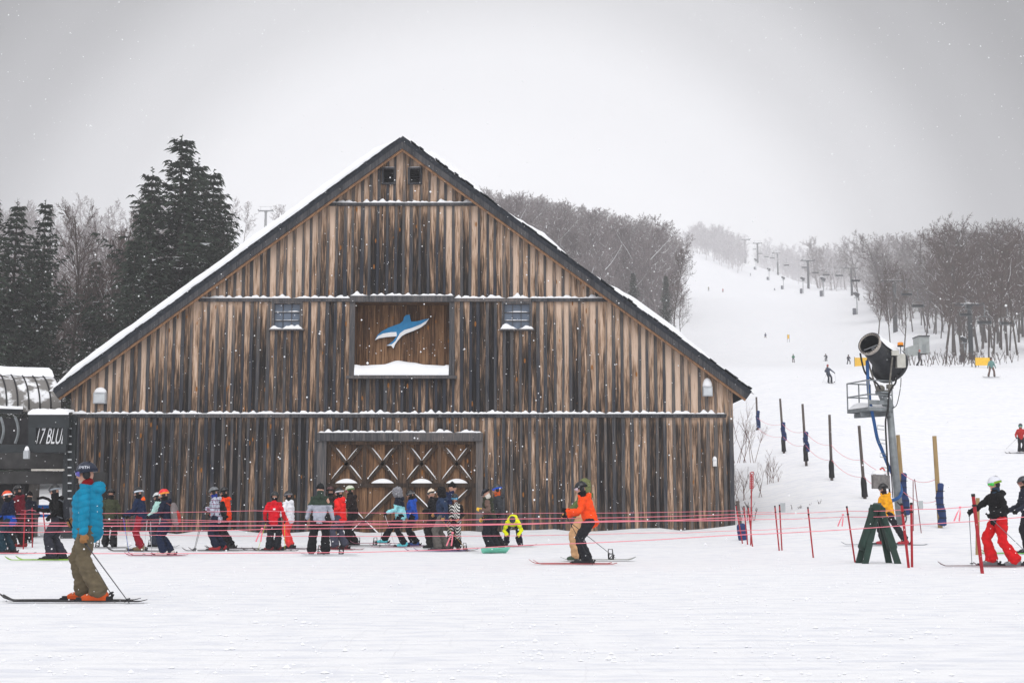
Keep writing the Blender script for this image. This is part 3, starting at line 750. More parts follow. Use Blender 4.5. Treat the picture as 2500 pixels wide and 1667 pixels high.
    j.loft([T(.48, .0), T(.555, .015)], [.085, .078], [.085, .08], side, 12)
    jo = j.build('jacket', jm, root)
    pj = folds(.026, 9)
    def post_j(me):
        if quilt:
            n = len(me.vertices); co = np.empty(n * 3); no = np.empty(n * 3); me.vertices.foreach_get('co', co); me.vertices.foreach_get('normal', no)
            co = co.reshape(-1, 3); no = no.reshape(-1, 3)
            for i in range(n):
                z = co[i][2] + .03 * noise.noise(V((co[i][0] * 5, co[i][1] * 5, co[i][2] * 3))) + .012 * math.sin(co[i][0] * 18)
                co[i] += no[i] * (.017 * abs(math.sin(math.pi * z / quilt)) ** .5 - .010)
            me.vertices.foreach_set('co', co.ravel())
        if not far and not quilt: pj(me)
        if post: post(me, root)
    remesh(jo, vx, 2, post_j)
    # gloves: palm, four curled fingers and a thumb
    for i, (a, e_, w_) in enumerate(arms):
        d = (w_ - e_).normalized(); nrm = V((0, 1 if i else -1, 0)); nrm = (nrm - d * nrm.dot(d)); nrm = nrm.normalized() if nrm.length > .1 else V((1, 0, 0)); acr = d.cross(nrm).normalized()
        gl = MB(); gl.loft([w_ - d * .05, w_ + d * .01, w_ + d * .085], [.046, .040, .046], [.042, .028, .026], acr, 10)
        for k in range(4):
            r0 = w_ + d * .080 + acr * (.033 - .022 * k); ln = (.030, .036, .034, .026)[k]
            r1 = r0 + d * ln * .75 + nrm * ln * .35; r2 = r1 + d * ln * .1 + nrm * ln * .95; r3 = r2 - d * ln * .7 + nrm * ln * .25
            gl.tube([r0 - d * .02, r0, r1, r2, r3], [.013, .0135, .0128, .012, .010], 7)
        th = w_ + d * .025 + acr * .038; gl.tube([th, th + acr * .022 + d * .025 + nrm * .012, th + acr * .012 + d * .05 + nrm * .034], [.015, .014, .011], 7)
        go = gl.build('glove', cloth(gloves), root); remesh(go, .0075 if fine < .9 else (.016 if not far else .022), 1)
    # boots
    feetpos = []
    for i, (a, k_, an) in enumerate(legs):
        fz = lift[i]; fx, fy = an.x + .04, an.y; bt = MB(); rz = Matrix.Rotation(R(footdir if isinstance(footdir, (int, float)) else footdir[i]), 3, 'Z')
        L3 = lambda x, y, z: V((fx, fy, 0)) + rz @ V((x, y, 0)) + V((0, 0, fz + z))
        bt.loft([L3(-.135, 0, .085), L3(-.06, 0, .08), L3(.05, 0, .075), L3(.135, 0, .065), L3(.175, 0, .055)], [.046, .052, .055, .054, .040], [.055, .055, .050, .038, .026], rz @ V((0, 1, 0)), 12)
        bt.loft([L3(-.075, 0, .06), L3(-.06, 0, .16), an + (k_ - an).normalized() * .16], [.060, .060, .058], [.072, .070, .066], rz @ V((0, 1, 0)), 12)
        bt.box(L3(.02, 0, .035), (.31, .078, .035), rz)
        boo = bt.build('boot', mat('boot_%d_%d_%d' % tuple(boots), lin(boots), .4, .12, 14), root); remesh(boo, .011 if fine < .9 else (.018 if not far else .025), 1)
        if fine < .9 or True:
            bk = MB()
            for k in range(3): bk.box(L3(.10 - .055 * k, .0, .118 + .03 * k - (.02 if k == 0 else 0)), (.014, .118, .012), rz)
            if not far: bk.build('buckle', M_STEEL if fine > .9 else mat('boot_trim', (.7, .66, .55), .4), boo)
        feetpos.append((fx, fy, fz, rz))
    # headgear
    if headgear == 'helmet':
        hm = MB(); hrr = (.136, .112, .125); up = H(-.012, 0, .045)
        hm.ball(up, hrr, hrot, 20, 10, 0, -.12, 1.); 
        for s in (-1, 1): hm.ball(H(-.022, s * .092, -.005), (.052, .022, .058), hrot, 10, 6, 1)
        hm.loft([H(.118, -.06, .052), H(.138, 0, .052), H(.118, .06, .052)], [.012, .014, .012], [.008, .009, .008], V((0, 0, 1)), 8)
        for k in (-1, 0, 1): hm.box(H(-.03, k * .045, .166 - abs(k) * .012), (.07, .012, .01), hrot, 1)
        ho = hm.build('helmet', [plastic(helmet), M_BLACK], root, smooth=True)
    elif headgear == 'cap':
        hm = MB(); hm.ball(H(-.008, 0, .03), (.112, .09, .105), hrot, 16, 8, 0, -.1, 1); hm.loft([H(.07, 0, .035), H(.14, 0, .02)], [.07, .05], [.01, .006], hrot @ V((0, 1, 0)), 10)
        ho = hm.build('cap', cloth(helmet), root, smooth=True)
    else:
        hm = MB()
        if headgear == 'fur': hm.ball(H(-.012, 0, .02), (.145, .135, .165), hrot, 16, 10); hm.ball(H(-.06, 0, -.08), (.10, .12, .09), hrot)
        elif headgear == 'hood': hm.ball(H(-.025, 0, .02), (.138, .118, .150), hrot, 16, 10); hm.ball(H(-.06, 0, -.09), (.10, .11, .09), hrot)
        else: hm.ball(H(-.008, 0, .04), (.114, .096, .108), hrot, 14, 8, 0, -.35, 1); hm.ball(H(-.012, 0, .15), .025, None, 8, 6)
        ho = hm.build('hood' if headgear in ('fur', 'hood') else 'knit_hat', cloth(helmet), root)
        fa = .055 if headgear == 'fur' else .02
        remesh(ho, .014, 0, folds(fa, 30 if headgear == 'fur' else 20))
    if goggles:
        gg = MB(); n = 12; c0 = H(0, 0, .018); vs = []
        for r_, zz in ((.122, -.030), (.134, -.022), (.137, .0), (.132, .024), (.120, .032)):
            for k in range(n + 1):
                a = R(-62 + 124 * k / n); vs.append(c0 + hrot @ V((r_ * math.cos(a) * .98, r_ * math.sin(a) * .80, zz + (.012 * math.cos(a * 3) if zz < 0 else 0))))
        fs = [(j_ * (n + 1) + k, j_ * (n + 1) + k + 1, (j_ + 1) * (n + 1) + k + 1, (j_ + 1) * (n + 1) + k) for j_ in range(4) for k in range(n)]
        gg.add(vs, fs, 0)
        vs = []; N = 20
        for k in range(N + 1):
            a = R(58 + 244 * k / N)
            for zz in (-.020, .022): vs.append(H(-.012 + .141 * math.cos(a), .117 * math.sin(a), .050 + zz - .028 * max(0, math.cos(a))))
        gg.add(vs, [(2 * k, 2 * k + 2, 2 * k + 3, 2 * k + 1) for k in range(N)], 1)
        gg.build('goggles', [mat('lens_%d_%d_%d' % tuple(goggles), lin(goggles), .15, .1, 5, spec=.8), cloth(strap)], root, smooth=True)
    if gaiter:
        ng = MB(); ng.loft([neck - spine * .02, hc + hrot @ V((-.01, 0, -.10)), hc + hrot @ V((.0, 0, -.055 if not beard else -.09))], [.085, .083, .084], [.085, .085, .098], side, 14)
        remesh(ng.build('neck_gaiter', cloth(gaiter), root), .012 if not far else .03, 1)
    if beard:
        bd = MB(); bd.ball(H(.045, 0, -.085), (.052, .055, .035), hrot); remesh(bd.build('beard', M_BEARD, root), .009, 0, folds(.01, 60))
    # skis or board
    if ski is not None:
        for i, (fx, fy, fz, rz) in enumerate(feetpos):
            so_ = skifwd[i]; L = skilen; sk = MB(); N = 22; vs = []
            for k in range(N + 1):
                s = -L * .44 + L * k / N + so_; f = k / N
                z = .012 + (.085 * ((f - .90) / .10) ** 1.7 if f > .90 else 0) + (.02 * (1 - f / .04) if f < .04 else 0)
                wd = .042 + .012 * (2 * f - 1) ** 2; wd *= 1 if f < .94 else max(.12, math.sqrt(max(0, 1 - ((f - .94) / .06) ** 2)))
                th = .008 + .010 * math.sin(math.pi * min(1, max(0, f)))
                for yy, zz in ((-wd, z - .006), (wd, z - .006), (wd, z + th * .6), (-wd, z + th * .6)):
                    vs.append(V((fx, fy, fz)) + rz @ V((s, yy, zz)))
            sk.add(vs, [(4 * k + j_, 4 * k + (j_ + 1) % 4, 4 * k + 4 + (j_ + 1) % 4, 4 * k + 4 + j_) for k in range(N) for j_ in range(4)] + [(0, 3, 2, 1), tuple(4 * N + q for q in range(4))])
            so2 = sk.build('ski', mat('ski_%d_%d_%d' % tuple(ski), lin(ski), .35, .3, 4, spec=.5, stretch=(1, 1, 1)), root)
            if not far:
                bn = MB()
                L3 = lambda x, y, z: V((fx, fy, fz)) + rz @ V((x, y, z))
                bn.box(L3(.20, 0, .04), (.09, .07, .045), rz); bn.box(L3(.235, 0, .028), (.08, .055, .022), rz); bn.box(L3(-.17, 0, .045), (.07, .075, .06), rz); bn.box(L3(-.20, 0, .07), (.03, .04, .07), rz @ Matrix.Rotation(R(-25), 3, 'Y')); bn.box(L3(.02, 0, .022), (.42, .05, .012), rz)
                bn.build('binding', M_BLACK, so2)
    if board:
        # (x centre, y, angle deg, length, colour, tilt)
        bxo, byo, ang, bl, bc, tl = board; N = 20; vs = []; sb = MB(); rz = Matrix.Rotation(R(ang), 3, 'Z') @ Matrix.Rotation(R(tl), 3, 'X')
        for k in range(N + 1):
            f = k / N; s = bl * (f - .5); e_ = max(0, abs(2 * f - 1) - .78) / .22
            wd = .135 * (1 - .08 * math.cos(math.pi * (2 * f - 1))) * (math.sqrt(max(.02, 1 - e_ ** 2)))
            z = .012 + .06 * e_ ** 1.6
            for yy, zz in ((-wd, z - .005), (wd, z - .005), (wd, z + .006), (-wd, z + .006)): vs.append(V((bxo, byo, .01 + abs(math.sin(R(tl))) * .10)) + rz @ V((s, yy, zz)))
        sb.add(vs, [(4 * k + j_, 4 * k + (j_ + 1) % 4, 4 * k + 4 + (j_ + 1) % 4, 4 * k + 4 + j_) for k in range(N) for j_ in range(4)] + [(0, 3, 2, 1), tuple(4 * N + q for q in range(4))])
        sbo = sb.build('snowboard', mat('board_%d_%d_%d' % tuple(bc), lin(bc), .35, .2, 4, spec=.5), root)
        if not far:
            for s in (-1, 1):
                bn = MB(); c = V((bxo, byo, .02 + abs(math.sin(R(tl))) * .10)); q = lambda x, y, z: c + rz @ V((s * bl * .17 + x, y, z))
                bn.box(q(0, 0, .02), (.11, .24, .02), rz); bn.tube([q(-.05, -.06, .02), q(-.05, -.10, .10), q(-.045, -.12, .22), q(.045, -.12, .22), q(.05, -.10, .10), q(.05, -.06, .02)], .012, 6)
                bn.tube([q(-.055, -.02, .03), q(-.04, .03, .13), q(.04, .03, .13), q(.055, -.02, .03)], .014, 6); bn.tube([q(-.05, .08, .03), q(0, .09, .08), q(.05, .08, .03)], .012, 6)
                bn.build('binding', M_BLACK, sbo)
    # poles: things of their own, gripped in the hands
    if poles:
        bpy.context.view_layer.update() if False else None
        Mw = Matrix.Translation(g) @ Matrix.Rotation(R(face), 4, 'Z') @ Matrix.Diagonal((S, S, S, 1))
        for i, pp in enumerate(poles):
            if pp is None: continue
            tip, pc, plabel = pp; a, e_, w_ = arms[i]
            d = (w_ - e_).normalized(); nrm = V((0, 1 if i else -1, 0)); nrm = (nrm - d * nrm.dot(d)).normalized() if (nrm - d * nrm.dot(d)).length > .1 else V((1, 0, 0))
            hnd = w_ + d * .09 + nrm * .025; tipv = V(tip); t = (hnd - tipv).normalized()
            q = [Mw @ p_ for p_ in (tipv, tipv + t * .05, hnd - t * .06, hnd + t * .075)]
            e = empty('ski_pole', q[0], plabel, 'ski pole', None); loc = [p_ - q[0] for p_ in q]
            MB().tube([loc[0], loc[2]], [.0055 * S, .008 * S], 7).build('shaft', mat('pole_%d_%d_%d' % tuple(pc), lin(pc), .4, .1), e)
            MB().tube([loc[2], loc[2].lerp(loc[3], .7), loc[3]], [.016, .016, .022], 8).build('grip', M_BLACK, e)
            if not far:
                tt = (loc[1] - loc[0]).normalized(); bs = MB(); bs.tube([loc[1], loc[1] + tt * .008, loc[1] + tt * .02], [.045, .042, .012], 10); bs.build('basket', M_BLACK, e)
    return root
def zone(cols, fn):
    """extra fabric panels of the jacket, chosen by where they lie on it"""
    def post(me, root):
        for c in cols: me.materials.append(cloth(c) if isinstance(c, tuple) else c)
        for p in me.polygons: p.material_index = fn(p.center)
    return post
def backpack(root_p, label, cols, off=(-.22, 0, 1.17), sc=1.0, lean=8):
    Mw = Matrix.Translation(root_p.location) @ Matrix.Rotation(root_p.rotation_euler.z, 4, 'Z') @ Matrix.Diagonal((*root_p.scale, 1))
    e = empty('backpack', Mw @ V(off), label, 'backpack'); e.rotation_euler = root_p.rotation_euler; e.scale = [q * sc for q in root_p.scale]
    b = MB(); t = V((math.sin(R(lean)), 0, math.cos(R(lean))))
    b.loft([t * -.25, t * -.15, t * .1, t * .22], [.13, .155, .145, .10], [.075, .10, .09, .06], V((0, 1, 0)), 14)
    remesh(b.build('pack', cloth(cols[0]), e), .014, 2)
    b = MB(); b.loft([t * -.22 + V((-.085, 0, 0)), t * -.05 + V((-.095, 0, 0)), t * .06 + V((-.075, 0, 0))], [.09, .11, .08], [.03, .04, .02], V((0, 1, 0)), 12); remesh(b.build('front_pocket', cloth(cols[1]), e), .014, 1)
    for s in (-1, 1):
        b = MB(); b.tube([t * .17 + V((.02, s * .08, 0)), t * .22 + V((.13, s * .10, .02)), t * .10 + V((.345, s * .11, 0)), t * -.10 + V((.33, s * .14, 0)), t * -.2 + V((.08, s * .15, 0))], .017, 6); b.build('strap', cloth(cols[2]), e)
    return e
L_ = 'standing in the lift queue'
POSE_L = dict(P=(-.04, .885), lean=10)
# the nearest skier
hero = person('nearest skier gliding left, turquoise puffer jacket, olive trousers and orange boots', 210, 1470, 1127, 180, (14, 124, 158), (98, 88, 70), (28, 36, 56), (196, 78, 22), (150, 108, 68),
    P=(.015, .895), lean=3, feet=((-.165, .13), (.10, -.13)), hands=((-.03, .31, .86), (.25, -.28, 1.02)), head=(8, -4), goggles=(70, 60, 150), strap=(40, 46, 60), gaiter=(120, 16, 22), beard=True,
    ski=(22, 22, 24), skilen=1.82, skifwd=(.16, .05), fine=.62, quilt=.085, pantzone=1.08, bulk=1.32, hoodsz=1.45, hemo=-.12, poles=(((-.66, .36, .0), (60, 60, 66), 'dark ski pole of the skier in the turquoise jacket, trailing to its basket'), ((-.16, -.62, .02), (60, 60, 66), 'far ski pole of the skier in the turquoise jacket')))
def wrap_text(root, s, size, colr, z0, x0=0, hx=-.012):
    me = text_mesh(s, size); n = len(me.vertices)
    hgts = [o for o in root.children if o.name.startswith('helmet')][0]
    # find the helmet centre from its own mesh
    co = np.array([v.co for v in hgts.data.vertices]); c = co[:20 * 11].mean(0); top = co[:20 * 11].max(0)[2]
    cz = top - .125
    for v in me.vertices:
        a, b = v.co.x, v.co.y; z = z0 + b; k = math.sqrt(max(.05, 1 - (z / .125) ** 2)); th = math.pi / 2 + (a + x0) / .125
        v.co = V((c[0] + .139 * k * math.cos(th), c[1] + .1155 * k * math.sin(th), cz + z))
    o = bpy.data.objects.new('lettering', me); COL.objects.link(o); me.materials.append(mat('print_%d_%d_%d' % tuple(colr), lin(colr), .5, .05)); o.parent = hgts
wrap_text(hero, 'SMITH', .052, (215, 220, 230), .045)
# queue
person('queue person at the far left with orange helmet, navy and blue jacket and teal trousers', 17, 1352, 1195, 180, (12, 20, 44), (22, 48, 60), (222, 74, 24), (20, 20, 22), **POSE_L, post=zone([(18, 70, 160)], lambda c: 1 if c.z < 1.06 and c.x < .17 else 0), strap=(235, 235, 235), skilen=1.6)
person('queue person in a maroon jacket and black helmet at the left edge', 43, 1338, 1182, 170, (92, 12, 28), (18, 16, 18), (14, 14, 16), (120, 20, 24), **POSE_L, ski=None)
person('person in a dark navy coat and dark hat in front of the lift pillar', 67, 1326, 1219, 90, (14, 20, 34), (14, 14, 18), (12, 12, 14), headgear='hat', goggles=None, ski=None, P=(-.02, .9), lean=4, hgt=1.62)
p = person('queue person in black jacket and grey strapped helmet, leaning forward on a red rope post', 136, 1368, 1180, 180, (16, 16, 18), (44, 45, 54), (20, 20, 22), (22, 22, 24), gloves=(12, 12, 14), P=(-.02, .89), lean=10, hands=((.1, .26, 1.0), (.46, -.22, 1.16)), strap=(130, 136, 142), goggles=(60, 64, 70), gaiter=(22, 22, 26), ski=(140, 190, 40), skilen=1.7, skifwd=(.1, .1), pantzone=1.15)
backpack(p, 'dark grey backpack on the person in the black jacket', [(44, 46, 52), (88, 92, 98), (90, 94, 100)])
person('queue person seen from behind in an olive pullover and black helmet', 266, 1338, 1192, 95, (58, 62, 44), (22, 22, 26), (12, 12, 13), (24, 24, 28), hands=((.10, .27, .92), (.12, -.27, .92)), P=(-.02, .9), lean=5, hood=False, ski=None, board=(.05, .1, 95, 1.5, (24, 24, 26), 0), pantzone=1.15)
person('queue skier in a navy jacket with orange hood trim and dark red trousers', 338, 1346, 1187, 172, (24, 38, 66), (130, 16, 34), (12, 12, 14), (118, 100, 66), hands=((.34, .2, 1.0), (.38, -.2, .98)), P=(-.05, .885), lean=11, feet=((-.10, .13), (.06, -.13)), strap=(200, 210, 220), pantzone=.95, post=zone([(236, 96, 30)], lambda c: 1 if c.z > 1.36 and -.19 < c.x < -.07 and abs(c.y) < .11 and c.z > 1.40 else 0),
    poles=(((.14, .32, 0), (40, 80, 190), 'blue ski pole of the skier in dark red trousers'), ((.46, -.3, 0), (150, 160, 40), 'yellow ski pole of the skier in dark red trousers')))
person('queue person in a pale mint jacket behind the red helmet skier', 384, 1337, 1206, 178, (168, 208, 200), (44, 50, 62), (200, 205, 205), hgt=1.62, P=(-.03, .89), lean=7, ski=None, board=(.0, .0, 10, 1.4, (60, 60, 64), 0), goggles=(30, 34, 40))
p = person('queue skier in a dark navy jacket with bright red helmet and white boots', 400, 1357, 1191, 180, (22, 30, 50), (24, 34, 58), (224, 34, 40), (214, 206, 200), hands=((.34, .22, 1.02), (.36, -.22, 1.0)), strap=(230, 150, 60), goggles=(200, 210, 205), ski=(150, 60, 84), skilen=1.6, skifwd=(.1, .2), feet=((.02, .13), (-.1, -.13)), P=(-.05, .885), lean=9,
    poles=(((.46, .3, 0), (180, 184, 190), 'silver ski pole of the skier in the red helmet'), ((.40, -.3, 0), (180, 184, 190), 'far silver ski pole of the skier in the red helmet')))
backpack(p, 'grey and red backpack on the skier in the red helmet', [(120, 112, 112), (168, 50, 44), (110, 70, 66)], (-.25, 0, 1.12), 1.12, 10)
def plaid(c):
    return 1 if (abs((c.z * 9) % 1 - .5) < .09 or abs(((c.y + c.x) * 9) % 1 - .5) < .10) else 0
p = person('queue skier in a pale grey plaid jacket with navy trousers and grey helmet', 524, 1345, 1186, 180, (176, 184, 198), (18, 26, 46), (104, 108, 112), (150, 30, 34), hands=((.24, .14, 1.16), (.24, -.14, 1.12)), strap=(20, 20, 22), goggles=(60, 60, 66), gaiter=(28, 50, 130), post=zone([(128, 96, 118)], plaid), fine=.9, ski=(60, 62, 66), skilen=1.65,
    poles=(((.50, .34, 0), (28, 28, 34), 'dark ski pole of the skier in the plaid jacket'), ((.62, -.3, 0), (28, 28, 34), 'far dark ski pole of the skier in the plaid jacket')), P=(-.03, .885), lean=8, feet=((-.04, .13), (-.16, -.13)))
backpack(p, 'small black backpack on the skier in the plaid jacket', [(24, 26, 28), (40, 46, 44), (20, 20, 22)], (-.20, 0, 1.17), .8, 6)
person('queue skier in an orange red jacket behind the plaid jacket', 545, 1340, 1187, 180, (232, 66, 26), (18, 18, 24), (18, 18, 20), P=(-.05, .885), lean=6, feet=((-.08, .13), (-.16, -.13)), ski=(70, 60, 66), skilen=1.6, skifwd=(-.3, -.2))
def logo_back(c): return 1 if c.x < -.02 and c.z > 1.22 and c.z < 1.27 and abs(c.y + .02) < .035 else 0
person('queue skier seen from behind in a red jacket with hands on hips and black trousers', 668, 1345, 1198, 88, (206, 14, 34), (26, 28, 34), (30, 34, 36), (110, 24, 30), hands=((.12, .30, .93), (.10, -.30, .93)), P=(-.02, .89), lean=3, gloves=(18, 18, 20), feet=((.0, .13), (.02, -.11)), strap=(60, 66, 66), footdir=(80, 70), post=zone([(240, 240, 240)], logo_back), pantzone=1.18, skilen=1.6, ski=(60, 40, 44),
    poles=(((.0, .48, 0), (190, 200, 60), 'yellow and black ski pole held by the skier in red with hands on hips'), ((-.1, -.36, 0), (190, 200, 60), 'second yellow and black pole beside the skier in red')))
person('queue skier in a white jacket and coral red trousers', 704, 1340, 1197, 150, (228, 230, 236), (236, 64, 62), (26, 28, 32), (30, 30, 34), hands=((.2, .26, 1.0), (.3, -.2, 1.0)), P=(-.0, .89), lean=4, feet=((-.12, .13), (.04, -.13)), strap=(120, 120, 124), goggles=(50, 50, 56), gaiter=(26, 26, 28), ski=(90, 60, 80), skilen=1.6)
person('queue snowboarder seen from behind, grey jacket with dark green yoke, black knit hat', 779, 1356, 1178, 92, (164, 168, 180), (20, 20, 24), (28, 30, 32), (26, 26, 28), headgear='hat', goggles=None, gaiter=(48, 62, 54), hands=((.06, .34, .86), (.06, -.34, .86)), P=(-.02, .9), lean=4, feet=((.0, .19), (.0, -.16)), footdir=(20, -20), ski=None, board=(0, -.28, 90, 1.55, (205, 208, 214), 0), pantzone=1.25,
    post=zone([(46, 60, 50)], lambda c: 1 if c.z > 1.235 else 0))
person('queue skier in a bright red jacket and slate grey trousers with black helmet', 829, 1342, 1189, 155, (224, 34, 32), (62, 64, 78), (14, 14, 16), (90, 36, 40), hands=((.08, .26, 1.04), (.30, -.20, 1.1)), P=(-.02, .89), lean=5, strap=(190, 190, 194), goggles=(150, 60, 60), pantzone=1.15, footdir=(0, 0), ski=(140, 60, 70), skilen=1.5)
person('queue snowboarder in a dark brown jacket and white camouflage helmet behind the red jacket', 858, 1333, 1183, 175, (34, 26, 26), (18, 18, 20), (200, 206, 190), (22, 22, 24), hands=((.28, .2, 1.2), (.30, -.2, 1.18)), P=(-.03, .89), lean=9, gaiter=(18, 18, 18), goggles=(150, 40, 50), strap=(90, 120, 60), ski=None, board=(-.45, .05, 4, 1.5, (40, 38, 44), 0), pantzone=1.1, feet=((-.08, .13), (.12, -.13)))
person('person in khaki trousers and dark jacket half hidden behind the red jacket skier', 806, 1337, 1186, 120, (40, 34, 34), (146, 116, 74), (70, 30, 30), (30, 28, 26), ski=None, P=(-.02, .89), lean=6, hands=((.3, .2, 1.1), (.3, -.2, 1.1)))
person('queue skier in a pale aqua and navy jacket with grey fur hood, striding left', 976, 1336, 1188, 180, (150, 218, 226), (16, 18, 24), (150, 150, 156), (90, 196, 206), headgear='fur', goggles=None, gaiter=None, hands=((.36, .2, 1.02), (.40, -.2, 1.02)), P=(-.02, .885), lean=10, feet=((-.10, .13), (.52, -.15)), lift=(0, .10), ski=(150, 90, 110), skilen=1.6, gloves=(24, 20, 28), skifwd=(.1, .1),
    post=zone([(20, 28, 44)], lambda c: 1 if c.z > 1.22 + .25 * c.x else 0), poles=(((.58, .30, 0), (36, 30, 40), 'dark ski pole of the skier with the fur hood'), ((.16, -.3, 0), (220, 220, 226), 'white ski pole of the skier with the fur hood')))
person('queue skier in a royal blue jacket and black helmet behind the fur hood', 1001, 1333, 1194, 180, (30, 76, 170), (18, 20, 26), (22, 22, 24), (40, 70, 130), P=(-.08, .885), lean=7, hands=((.1, .26, .95), (.3, -.2, 1.0)), feet=((-.16, .13), (-.05, -.13)), strap=(120, 120, 120), ski=(120, 70, 110), skilen=1.6, pantzone=1.05)
person('queue person in a cream knit hat and black jacket behind the navy coat', 1056, 1340, 1190, 180, (20, 20, 24), (26, 24, 24), (226, 210, 190), headgear='hat', goggles=(30, 30, 34), gaiter=None, P=(-.03, .885), lean=6, ski=None, hands=((.2, .2, 1.1), (.2, -.2, 1.1)))
person('queue skier in a long navy coat with dark hood and snowy grey trousers', 1078, 1346, 1186, 178, (36, 52, 78), (92, 88, 84), (26, 24, 26), (40, 40, 44), headgear='hood', goggles=None, gaiter=(24, 22, 24), P=(-.03, .89), lean=5, hands=((-.06, .27, .93), (.2, -.2, 1.0)), gloves=(176, 132, 84), feet=((.12, .13), (-.10, -.13)), ski=(120, 90, 140), skilen=1.6, pantzone=1.15,
    poles=(((-.75, .30, 0), (150, 120, 60), 'bronze ski pole slanting behind the skier in the long navy coat'), None))
person('queue person facing right in a navy jacket and black knit hat before the barn door', 1101, 1336, 1175, 10, (26, 38, 72), (20, 22, 26), (14, 14, 16), headgear='hat', goggles=None, gaiter=None, P=(-.02, .9), lean=3, ski=None, hands=((.2, .2, 1.1), (.2, -.2, 1.1)))
def zebra(c): return 1 if math.sin(c.z * 62 + 7 * math.sin(c.y * 13) + 5 * abs(c.y) * 8) > .0 and c.x > -.2 else 0
kid = person('small skier facing the camera in a black and white zebra striped suit with blue goggles', 1110, 1345, 1204, 265, (18, 18, 20), (24, 24, 26), (20, 26, 34), (30, 30, 32), gaiter=(90, 48, 36), goggles=(90, 170, 210), strap=(60, 90, 120), hands=((.18, .14, .98), (.18, -.14, .98)), gloves=(170, 120, 90), P=(-.0, .89), lean=3, hood=False, ski=None, board=(-.1, .1, 88, 1.3, (50, 50, 54), 0), fine=.9, pantzone=1.1,
    post=zone([(225, 225, 220)], lambda c: zebra(c) if abs(c.y) < .17 and c.z > 1.0 else 0))
for o in kid.children:
    if o.name.startswith('trousers'):
        for i_, (oo, pp) in enumerate(PENDING):
            if oo is o:
                def pk(me, base=pp):
                    base(me); me.materials.append(cloth((205, 205, 200)))
                    for q in me.polygons: q.material_index = 1 if math.sin(q.center.z * 70 + 6 * math.sin(q.center.y * 15) + q.center.x * 20) > .3 and q.center.z > .35 else 0
                PENDING[i_] = (oo, pk)
cr2 = person('queue snowboarder in a brown sleeved olive jacket, dark cap and yellow mittens, looking down', 1192, 1350, 1189, 180, (48, 52, 40), (24, 27, 34), (52, 54, 60), (24, 24, 26), headgear='cap', goggles=(40, 40, 44), gaiter=(200, 196, 188), gloves=(232, 184, 60), hands=((.22, .20, 1.18), (.16, -.20, .92)), P=(-.06, .90), lean=12, head=(0, -28), feet=((-.04, .13), (-.2, -.1)), ski=None, board=(-.22, .25, 24, .85, (120, 205, 180), 34), pantzone=1.22,
    post=zone([(104, 84, 76)], lambda c: 1 if abs(c.y) > .185 else 0))
person('queue person in a charcoal jacket and helmet with blue goggles behind the brown sleeves', 1214, 1340, 1181, 180, (52, 54, 58), (22, 24, 28), (44, 48, 52), goggles=(20, 60, 190), strap=(30, 80, 190), gaiter=(200, 90, 40), P=(-.03, .9), lean=3, ski=None, hands=((.1, .26, .95), (.2, -.2, 1.0)))
# the boarder bent double over the bindings
person('snowboarder in a bright yellow jacket bent double over the bindings', 1252, 1334, 1250, 268, (226, 232, 20), (20, 24, 48), (70, 66, 74), (40, 36, 36), headgear='hat', goggles=None, gaiter=None, gloves=(30, 28, 30), P=(-.28, .80), lean=98, head=(0, -95), hands=((.26, .17, .32), (.26, -.17, .32)), feet=((-.08, .20), (-.08, -.20)), ski=None, board=(.05, .0, 90, 1.5, (80, 80, 84), 0), hood=False, hgt=1.72, H0=1.8)
# the pair gliding in the middle
op = person('gliding skier in a vivid orange jacket, black helmet and black trousers', 1433, 1378, 1168, 180, (240, 78, 24), (32, 33, 38), (24, 25, 30), (34, 35, 40), gloves=(14, 14, 16), P=(-.08, .87), lean=19, feet=((.05, .13), (.08, -.13)), hands=((.42, .20, 1.12), (.40, -.18, 1.0)), head=(0, -6), goggles=(190, 170, 180), strap=(20, 20, 22), gaiter=(16, 16, 18), ski=(176, 70, 74), skilen=1.75, skifwd=(.1, .16), fine=.8, pantzone=1.08,
    poles=(((-.10, .34, 0), (34, 34, 40), 'near black ski pole of the skier in the orange jacket'), ((-.62, -.30, .12), (34, 34, 40), 'far black ski pole of the skier in the orange jacket')))
wrap_text(op, 'CLASS', .042, (230, 232, 236), .0, .012)
person('gliding snowboarder in an olive green hood and tan trousers behind the orange jacket', 1422, 1370, 1166, 180, (88, 102, 62), (192, 152, 112), (110, 116, 76), (58, 76, 58), headgear='hood', goggles=None, gaiter=(60, 70, 50), gloves=(190, 140, 80), P=(.0, .89), lean=-6, feet=((.16, .13), (.10, -.13)), hands=((.36, .14, .98), (.36, -.2, .98)), ski=None, board=(-.35, -.16, 2, 1.65, (150, 156, 150), 0), pantzone=1.2)
